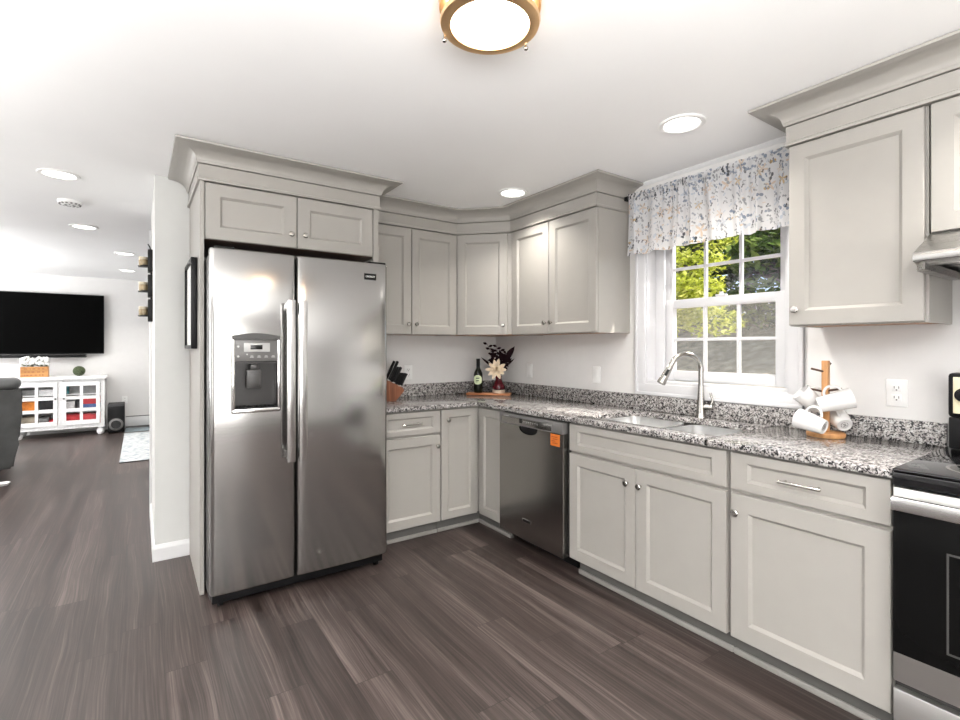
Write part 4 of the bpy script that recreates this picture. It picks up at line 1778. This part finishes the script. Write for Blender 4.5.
# side outline in x-z, extruded across y
out = [(-1.235, CT + .0005), (-1.105, CT + .0005), (-1.036, CT + .072), (-1.050, CT + .095), (-1.175, CT + .158)]
n = len(out)
vs = [(x, -.255, z) for x, z in out] + [(x, -.135, z) for x, z in out]
g.faces(vs, [tuple(range(n)), tuple(range(n, 2 * n))] + [(i, (i + 1) % n, n + (i + 1) % n, n + i) for i in range(n)])
obj('block', g, M_BLOCK, t, world=True, smooth=0)
A, B = Vector((-1.050, 0, CT + .095)), Vector((-1.175, 0, CT + .158))
kd = Vector((.45, 0, .89)).normalized()
kn = 0
rows = [(.80, [-.225, -.165], .165, 'top row'), (.52, [-.235, -.195, -.155], .135, 'middle row'), (.12, [-.243, -.222, -.200, -.178, -.156, -.146 + .012], .110, 'bottom row')]
ordw = ['first', 'second', 'third', 'fourth', 'fifth', 'sixth']
for s, ys, L, rn in rows:
    for i, y in enumerate(ys):
        p = A.lerp(B, s)
        p = Vector((p.x, y if rn != 'bottom row' else -.247 + i * .0215, p.z))
        t = thing('kitchen_knife', 'black handled knife, %s from the front in the %s of the wooden block' % (ordw[i], rn), 'knife', p, 0, 'knives in the wooden block')
        q = Matrix((Vector((kd.z, 0, -kd.x)), Vector((0, 1, 0)), kd)).transposed().to_4x4()
        Mk = Matrix.Translation(p) @ q
        g = G()
        g.box(-.0105, .0105, -.0065, .0065, .010, L, .004, M=Mk)
        obj('handle', g, M_BLACK, t, world=True)
        g = G()
        g.box(-.0095, .0095, -.005, .005, .0008, .0105, .001, M=Mk)
        obj('bolster', g, M_CHROME, t, world=True)

# ------------------------------------------------------------------ mug tree and mugs
tx, ty = -.138, -2.672
t = thing('mug_tree', 'oak mug tree with pegs standing on the counter by the window', 'mug tree', (tx, ty, CT))
g = G()
g.lathe([(0, .0005), (.072, .0005), (.074, .006), (.074, .016), (.070, .020), (0, .020)], (tx, ty, CT), 40)
obj('base', g, M_OAK, t, world=True)
g = G()
g.box(tx - .013, tx + .013, ty - .013, ty + .013, CT + .0202, CT + .338, .003)
obj('post', g, M_OAK, t, world=True)
pegs = [(CT + .290, -VR * 1.0, .052), (CT + .312, VR * .8 + VF * .6, .045), (CT + .205, -VF * .9 + VR * .35, .055), (CT + .2, -VR * .9 + VF * .3, .055), (CT + .118, -VR * .8 - VF * .6, .055), (CT + .122, VR * .85 - VF * .5, .055)]
for z, d, L in pegs:
    d = d.normalized()
    g = G()
    c = Vector((tx, ty, z)) + d * .0125
    g.tube([c, c + d * L + VZ * .012], .0048, 10)
    obj('peg', g, M_DWOOD if z > CT + .15 else M_OAK, t, world=True)
dpost = (Vector((tx, ty, 0)) - CAM).dot(VF)


def ray_pt(u, v, d):
    return CAM + (VF + VR * ((u - 480) / FPX) + VZ * ((V0 - v) / FPX)) * d


def mug(label, u, v, dd, ax, hd, L=.112):
    """axis from base to mouth; hd: handle direction"""
    ax = ax.normalized()
    hd = (hd - ax * hd.dot(ax)).normalized()
    c = ray_pt(u, v, dpost + dd)
    q = Matrix((hd, ax.cross(hd), ax)).transposed().to_4x4()
    M = Matrix.Translation(c - ax * L / 2) @ q
    t = thing('mug', label, 'mug', M=M, group='white mugs on the oak tree')
    g = G()
    g.lathe([(0, .003), (.022, .003), (.024, .0), (.029, .0), (.032, .005), (.038, L * .45), (.044, L - .002), (.0435, L), (.041, L - .001), (.036, L * .5), (.030, .010), (0, .008)], (0, 0, 0), 36, caps=False)
    obj('cup', g, M_CERAM, t)
    g = G()
    pts = []
    for k in range(13):
        a = PI * (k / 12) - PI / 2
        pts.append((.036 + .034 * math.cos(a), 0, L * .52 + .032 * math.sin(a)))
    g.tube(pts, .0052, 10)
    obj('handle', g, M_CERAM, t)
    g = G()
    g.lathe([(.012, .0024), (.012, .0030), (.0145, .0030), (.0145, .0024)], (0, 0, 0), 24, caps=False)
    g.box(-.007, -.0045, -.006, .006, .0024, .003)
    g.box(-.0045, .001, .0035, .006, .0024, .003)
    g.box(-.0045, .001, -.0012, .0012, .0024, .003)
    g.box(.003, .0055, -.006, .006, .0024, .003)
    obj('base_mark', g, M_DGREY, t, smooth=0)
    return t


mug('white mug hanging upper right on the tree, tipped sideways over the post', 835, 401.5, -.075, VR * .84 + VZ * .30 - VF * .42, VZ - VR * .2, .130)
mug('white mug hanging upper left on the tree beside the window casing', 810, 400, .035, -VR * .62 + VZ * .62 + VF * .2, VZ * .4 + VR * .9, .105)
mug('white mug hanging lower left on the tree with its base turned to the room', 811, 422.5, -.06, -VR * .50 + VZ * .25 + VF * .82, VZ + VR * .2, .112)
mug('white mug hanging lower right on the tree with its round base facing out', 839, 418.5, .0, VR * .18 + VZ * .42 + VF * .88, VZ - VR * .5, .11)

# ------------------------------------------------------------------ framed board on the panel, rack with jars on the hall wall
pan_x = -2.4055
t = thing('picture_frame', 'black framed white board hanging on the side of the refrigerator panel', 'frame', (pan_x - .012, -.44, 1.57))
g = G()
fy0, fy1, fz0, fz1 = -.515, -.065, 1.300, 1.800
xb = pan_x - .0005
for a in ((fy0, fy0 + .02, fz0, fz1), (fy1 - .02, fy1, fz0, fz1), (fy0 + .02, fy1 - .02, fz0, fz0 + .02), (fy0 + .02, fy1 - .02, fz1 - .02, fz1)):
    g.box(xb - .030, xb, a[0], a[1], a[2], a[3], .002)
obj('frame', g, M_BLACK, t, world=True)
g = G()
g.box(xb - .018, xb - .004, fy0 + .02, fy1 - .02, fz0 + .02, fz1 - .02)
obj('board', g, M_WHITE, t, world=True, smooth=0)

t = thing('wall_rack', 'black metal rack of three plates on the hall wall end', 'rack', (-2.604, .6, 1.76))
g = G()
g.tube([(-2.600, .6, 2.0), (-2.606, .6, 2.02), (-2.616, .6, 2.038)], .004, 8)
g.box(-2.602, -2.5885, .592, .608, 1.50, 2.0)
obj('hanger_strap', g, M_BLACK, t, world=True)
jars = [(1.915, 'topmost'), (1.738, 'middle'), (1.566, 'lowest')]
for z, nme in jars:
    g = G()
    g.box(-2.617, -2.5885, .545, .655, z - .076, z + .079, .003)
    g.tube([(-2.606, .556, z - .035), (-2.640, .556, z - .035), (-2.672, .6, z - .035), (-2.640, .644, z - .035), (-2.606, .644, z - .035)], .004, 8)
    g.box(-2.672, -2.608, .57, .63, z - .042, z - .037)
    obj('plate', g, M_BLACK, t, world=True)
for z, nme in jars:
    j = thing('storage_jar', 'tan glass jar with pale lid, %s of three in the hall rack' % nme, 'jar', (-2.642, .6, z - .0365), 0, 'jars in the hall rack')
    g = G()
    g.lathe([(0, .0005), (.027, .0005), (.029, .004), (.029, .038), (.026, .046), (0, .046)], (0, 0, 0), 24)
    obj('jar_body', g, plain('tan_glass', (0.22, 0.17, 0.10), .2), j)
    g = G()
    g.lathe([(.0285, .0465), (.0285, .064), (0, .065)], (0, 0, 0), 24)
    obj('lid', g, plain('pale_lid', (0.36, 0.32, 0.24), .4), j)

# ------------------------------------------------------------------ living room
WY = 6.2
t = thing('television', 'large black flat television mounted on the far living room wall', 'television', (-3.91, WY - .06, 1.64))
g = G()
g.box(-4.69, -3.120, WY - .075, WY - .03, 1.205, 2.115, .006)
obj('housing', g, M_BLACK, t, world=True)
g = G()
g.box(-4.682, -3.128, WY - .0765, WY - .0752, 1.222, 2.107)
obj('screen', g, plain('screen_off', (0.001, 0.001, 0.001), .6, spec=.03), t, world=True, smooth=0)
g = G()
g.box(-4.1, -3.7, WY - .03, WY - .0005, 1.5, 1.8)
obj('wall_mount', g, M_BLACK, t, world=True, smooth=0)
t = thing('soundbar', 'slim grey soundbar under the television', 'soundbar', (-3.86, WY - .06, 1.16))
g = G()
g.box(-4.40, -3.335, WY - .12, WY - .0005, 1.150, 1.200, .008)
obj('bar', g, M_DGREY, t, world=True)
g = G()
g.box(-4.39, -3.345, WY - .122, WY - .119, 1.156, 1.194, .001)
obj('speaker_cloth', g, M_BLACK, t, world=True)

CY = 5.72      # console front
M_DIST = plain('distressed_white_paint', (0.80, 0.80, 0.80), .6, var=.08, scale=40)
t = thing('media_console', 'distressed white media console with glazed lattice doors under the television', 'console', (-3.61, 5.9, 0))
cx0, cx1 = -4.125, -3.095
g = G()
g.box(cx0, cx1, CY + .02, CY + .04, .115, .135)
for a in ((cx0, cx0 + .03), (cx1 - .03, cx1), (-3.63, -3.59)):
    g.box(a[0], a[1], CY + .02, WY - .06, .115, .83)
g.box(cx0, cx1, WY - .08, WY - .06, .115, .83)
g.box(cx0, cx1, CY + .02, WY - .06, .115, .165)
for z in (.385, .605):
    g.box(cx0 + .03, -3.631, CY + .03, WY - .08, z, z + .014)
    g.box(-3.589, cx1 - .03, CY + .03, WY - .08, z, z + .014)
g.box(cx0, cx1, CY + .02, WY - .06, .80, .83)
for a in ((cx0, cx0 + .035), (cx1 - .05, cx1), (-3.635, -3.585)):
    g.box(a[0], a[1], CY + .002, CY + .0195, .115, .83, .002)
g.box(cx0, cx1, CY + .0, CY + .0195, .112, .170, .003)
obj('carcass', g, M_DIST, t, world=True, smooth=0)
g = G()
g.box(cx0 - .02, cx1 + .02, CY - .02, WY - .05, .8305, .875, .006)
obj('top', g, M_DIST, t, world=True)
for x in (cx0 + .06, cx1 - .05):
    for y in (CY + .06, WY - .12):
        g = G()
        g.lathe([(0, .001), (.03, .001), (.046, .02), (.052, .05), (.044, .08), (.03, .095), (.034, .1115), (0, .1118)], (x, y, 0), 22)
        obj('foot', g, M_DIST, t, world=True)
for x0, x1 in ((-4.088, -3.637), (-3.583, -3.150)):
    g = G()
    z0, z1 = .172, .798
    w = x1 - x0
    cols = [x0, x0 + .045, x0 + w / 2 - .018, x0 + w / 2 + .018, x1 - .045, x1]
    rws = [z0, z0 + .058, z0 + .058 + .140, z0 + .278 - .045, z0 + .278 + .100, z0 + .425, z0 + .425 + .125, z1]
    rz = [(z0, z0 + .062), (z0 + .192, z0 + .240), (z0 + .372, z0 + .418), (z1 - .058, z1)]
    for a, b in ((0, 1), (2, 3), (4, 5)):
        g.box(cols[a], cols[b], CY - .02, CY - .0005, z0, z1, .002)
    for a, b in rz:
        for c, d in ((1, 2), (3, 4)):
            g.box(cols[c], cols[d], CY - .0195, CY - .001, a, b)
    d_ = obj('lattice_door', g, M_DIST, t, world=True, smooth=0)
    g = G()
    g.box(cols[1], cols[4], CY - .006, CY - .003, z0 + .06, z1 - .056)
    obj('door_glass', g, M_GLASS, d_, world=True, smooth=0)
    g = G()
    kx = x1 - .02 if x0 < -4 else x0 + .02
    g.lathe([(.006, 0), (.006, .012), (.014, .018), (.012, .026), (0, .028)], seg=14, M=Matrix.Translation((kx, CY - .02, .56)) @ Matrix.Rotation(PI / 2, 4, 'X'))
    obj('knob', g, M_DGREY, d_, world=True)


def flat(name, c, r=.55):
    return plain(name, c, r, var=.12, scale=30)


C_RED, C_BLU, C_TEA, C_GRY = flat('red_card', (.62, .03, .04)), flat('blue_card', (.05, .11, .30)), flat('teal_card', (.03, .20, .24)), flat('grey_card', (.22, .22, .22))
C_WHT, C_BLK, C_ORG, C_BGE = flat('white_card', (.75, .75, .75)), flat('black_card', (.02, .02, .022)), flat('orange_card', (.80, .26, .03)), flat('beige_card', (.48, .42, .33))
S1, S2, S3 = .6195, .3995, .1655
contents = [('teal game box upright on the top shelf behind the right lattice door', C_TEA, -3.575, -3.515, S1, .150),
            ('grey game box on the top shelf beside the teal box', C_GRY, -3.510, -3.385, S1, .135),
            ('wide grey game box at the end of the top shelf', C_GRY, -3.370, -3.150, S1, .140),
            ('white game box on the middle shelf behind the right lattice door', C_WHT, -3.560, -3.450, S2, .105),
            ('black game box beside the white one on the middle shelf', C_BLK, -3.445, -3.390, S2, .120),
            ('blue game box lying at the right of the middle shelf', C_BLU, -3.375, -3.150, S2, .060),
            ('red game box lying on top of the blue one', C_RED, -3.372, -3.155, S2 + .0605, .095),
            ('red game box low behind the inner pane of the right lattice door', C_RED, -3.575, -3.390, S3, .150),
            ('red game box low behind the outer pane of the right lattice door', C_RED, -3.375, -3.150, S3, .145),
            ('grey game box on the top shelf behind the left lattice door', C_GRY, -4.07, -3.86, S1, .080),
            ('white game box on the top shelf of the left half of the console', C_WHT, -3.845, -3.65, S1, .075),
            ('orange game box on the middle shelf behind the left lattice door', C_ORG, -4.07, -3.86, S2, .120),
            ('black game box on the middle shelf beside the orange one', C_BLK, -3.845, -3.65, S2, .160),
            ('beige game box on the low shelf behind the left lattice door', C_BGE, -4.07, -3.86, S3, .140),
            ('grey game box on the low shelf beside the beige one', C_GRY, -3.845, -3.74, S3, .130),
            ('small red game box at the end of the low left shelf', C_RED, -3.735, -3.65, S3, .085)]
for lab, m, x0, x1, z, h in contents:
    g = G()
    g.box(x0, x1, CY + .06, CY + .30, z, z + h, .003)
    c = ((x0 + x1) / 2, CY + .18, z)
    o = obj('game_box', g, m, origin=c)
    tag(o, lab, 'game box', 'game boxes inside the white console')

t = thing('planter_box', 'small honey wood planter box on top of the white console', 'planter', (-3.90, 5.88, .8755))
g = G()
g.box(-.145, .145, -.06, .06, .0, .008)
g.box(-.150, .150, -.065, -.055, .0, .150, .002)
g.box(-.150, .150, .055, .065, .0, .150, .002)
g.box(-.150, -.140, -.055, .055, .0, .150, .002)
g.box(.140, .150, -.055, .055, .0, .150, .002)
obj('wooden_box', g, make_wood('honey_wood', (.34, .15, .045), (.46, .22, .07), (.54, .28, .10), 0), t, smooth=0)
g = G()
rnd = random.Random(2)
for zz in (.120, .075, .030):
    x = -.11
    while x < .10:
        w = rnd.uniform(.012, .035)
        g.box(x, x + w, -.0665, -.0652, zz - .009, zz + .009)
        x += w + rnd.uniform(.012, .03)
obj('stencil_marks', g, flat('brown_stencil', (.30, .12, .035)), t, smooth=0)
rnd = random.Random(9)
for nm, cxx in (('left', -.075), ('right', .078)):
    t = thing('white_flower_cluster', 'round cluster of white blossoms in the %s half of the planter box' % ('left' if nm == 'left' else 'right'), 'flowers', (-3.90 + cxx, 5.88, 1.01), 0, 'white blossoms in the planter')
    g = G()
    for k in range(34):
        d = Vector((rnd.gauss(0, 1), rnd.gauss(0, 1), rnd.gauss(0, 1))).normalized()
        g.ball((d.x * .075, d.y * .06, .085 + d.z * .06), rnd.uniform(.022, .034), sub=1)
    obj('blossoms', g, flat('white_petals', (.86, .86, .84)), t, smooth=60)
    g = G()
    for k in range(10):
        a = rnd.uniform(0, 6.28)
        leaf_faces(g, Vector((.03 * math.cos(a), .03 * math.sin(a), .02)), Vector((math.cos(a), math.sin(a), .3)), .06, .018, VZ)
    for k in range(3):
        g.tube([(.02 * (k - 1), 0, -.12), (.015 * (k - 1), 0, .05)], .004, 6)
    obj('green_leaves', g, flat('muted_green', (.10, .14, .06)), t)
t = thing('plant_ball', 'small green succulent ball on the console top', 'plant', (-3.40, 5.80, .8755))
g = G()
rnd = random.Random(6)
for k in range(150):
    z = 1 - 2 * (k + .5) / 150
    a = k * 2.39996
    r = math.sqrt(1 - z * z)
    d = Vector((r * math.cos(a), r * math.sin(a), z))
    g.ball(Vector((0, 0, .078)) + d * .064, .0125, sub=1)
obj('succulent_leaves', g, plain('sage_green', (0.075, 0.10, 0.045), .6, var=.75, scale=60), t)
g = G()
g.ball((0, 0, .078), .062, sub=2)
obj('core', g, flat('dark_moss', (.05, .07, .03)), t)

t = thing('subwoofer', 'black subwoofer with round port on the floor beside the console', 'subwoofer', (-2.955, 5.8, 0))
g = G()
g.box(-3.060, -2.852, CY - .005, CY + .33, .012, .44, .008)
sb = obj('cabinet', g, plain('charcoal_vinyl', (0.028, 0.028, 0.029), .5), t, world=True)
g = G()
g.box(-3.058, -2.854, CY - .008, CY - .0055, .016, .405, .002)
obj('front_panel', g, M_BLACK, t, world=True)
g = G()
Mx = Matrix.Translation((-2.956, CY - .0085, .130)) @ Matrix.Rotation(PI / 2, 4, 'X')
g.lathe([(.062, .012), (.070, .010), (.088, .002), (.092, 0), (.092, -.0005)], seg=36, M=Mx, caps=False)
obj('port_ring', g, M_MGREY, t, world=True)
g = G()
g.lathe([(0, .0035), (.0625, .0045), (.066, .010), (.066, .001), (0, .001)], seg=36, M=Mx, caps=False)
obj('port', g, M_GLOSS, t, world=True)
for x in (-3.04, -2.872):
    for y in (CY + .03, CY + .30):
        g = G()
        g.cyl((x, y, .001), (x, y, .0125), .012, seg=12)
        obj('foot', g, M_BLACK, t, world=True)

t = thing('baseboard_heater', 'white baseboard heater along the foot of the far wall', 'heater', (-2.72, WY - .03, 0))
g = G()
g.box(-2.848, -1.30, WY - .065, WY - .0005, .035, .185, .004)
obj('cover', g, M_TRIM, t, world=True)
g = G()
g.box(-2.846, -1.302, WY - .0665, WY - .045, .1855, .196)
obj('vent_slot', g, M_MGREY, t, world=True, smooth=0)
g = G()
g.box(-2.846, -1.302, WY - .06, WY - .02, .001, .0345)
obj('bottom_slot', g, M_MGREY, t, world=True, smooth=0)
g = G()
g.box(-2.846, -1.75, 5.70, 6.12, .0005, .008, .002)
o = obj('floor_mat', g, plain('slate_mat', (.20, .24, .26), .9, var=.15), origin=(-2.73, 5.9, 0))
tag(o, 'narrow slate grey mat lying in front of the baseboard heater', 'mat')


def rug_mat():
    t = NT('faded_rug')
    v = t.coord((1, 1, 1))
    n1 = t.new('TexNoise')
    n1.inputs['Scale'].default_value = 16
    n1.inputs['Detail'].default_value = 6
    t.l.new(v, n1.inputs['Vector'])
    t.set(Base_Color=t.ramp(n1.outputs[0], [(.36, (.26, .30, .33)), (.5, (.42, .44, .45)), (.66, (.50, .51, .51))]), Roughness=.95)
    return t.m


g = G()
g.box(-2.850, -1.75, 3.27, 5.54, .0005, .010, .003)
o = obj('area_rug', g, rug_mat(), origin=(-2.73, 4.4, 0))
tag(o, 'pale faded blue grey rug on the living room floor past the hall wall', 'rug')
g = G()
g.box(-2.852, -1.75, 3.252, 3.2695, .0005, .009, .002)
obj('bound_edge', g, M_BLACK, o, world=True)

# recliner seen from behind at the left edge
M_LEATHER = plain('grey_leather', (0.045, 0.047, 0.046), .42, var=.3, scale=7, bump=.4)
t = thing('recliner', 'grey leather recliner seen from behind facing the television', 'recliner', (-4.05, 3.4, 0))


def soft(pts_fn, name):
    pass


g = G()
# back: outline in x-z tapering toward the floor, pillow roll on top
rows = [(.10, -3.690), (.35, -3.668), (.40, -3.640), (.65, -3.622), (.86, -3.612), (.905, -3.618)]
prof = [(x, z) for z, x in rows]
left = [(-8.1 - x, z) for x, z in prof]
out = prof + left[::-1]
n = len(out)
yb0, yb1 = 3.0, 3.16
vs = [(x, yb0 + .06 * (1 - z) ** 1, z) for x, z in out] + [(-4.05 + (x + 4.05) * .78, yb1 + .12 * (1 - z), z) for x, z in out]
g.faces(vs, [tuple(range(n)), tuple(range(n, 2 * n))] + [(i, (i + 1) % n, n + (i + 1) % n, n + i) for i in range(n)])
bmesh.ops.bevel(g.bm, geom=list(g.bm.edges), offset=.02, segments=2, affect='EDGES')
obj('backrest', g, M_LEATHER, t, world=True, smooth=50)
g = G()
g.box(-4.45, -3.640, 2.985, 3.14, .885, 1.005, .055, 4)
obj('head_pillow', g, plain('light_grey_leather', (0.085, 0.088, 0.088), .4, var=.25, scale=9), t, world=True, smooth=60)
g = G()
g.box(-4.255, -3.965, 3.20, 3.95, .22, .48, .05, 3)
obj('seat', g, M_LEATHER, t, world=True, smooth=60)
for x0, x1 in ((-4.40, -4.26), (-3.96, -3.84)):
    g = G()
    g.box(x0, x1, 3.22, 3.95, .08, .62, .04, 3)
    obj('arm', g, M_LEATHER, t, world=True, smooth=60)
g = G()
g.box(-4.38, -3.86, 3.10, 3.9, .001, .10, .01)
obj('base', g, M_BLACK, t, world=True)
t = thing('pet_dish', 'low white dish on the floor behind the recliner', 'dish', (-3.735, 2.80, 0))
g = G()
g.lathe([(0, .0005), (.05, .0005), (.062, .022), (.058, .022), (.046, .006), (0, .006)], (0, 0, 0), 28)
obj('dish', g, M_CERAM, t)
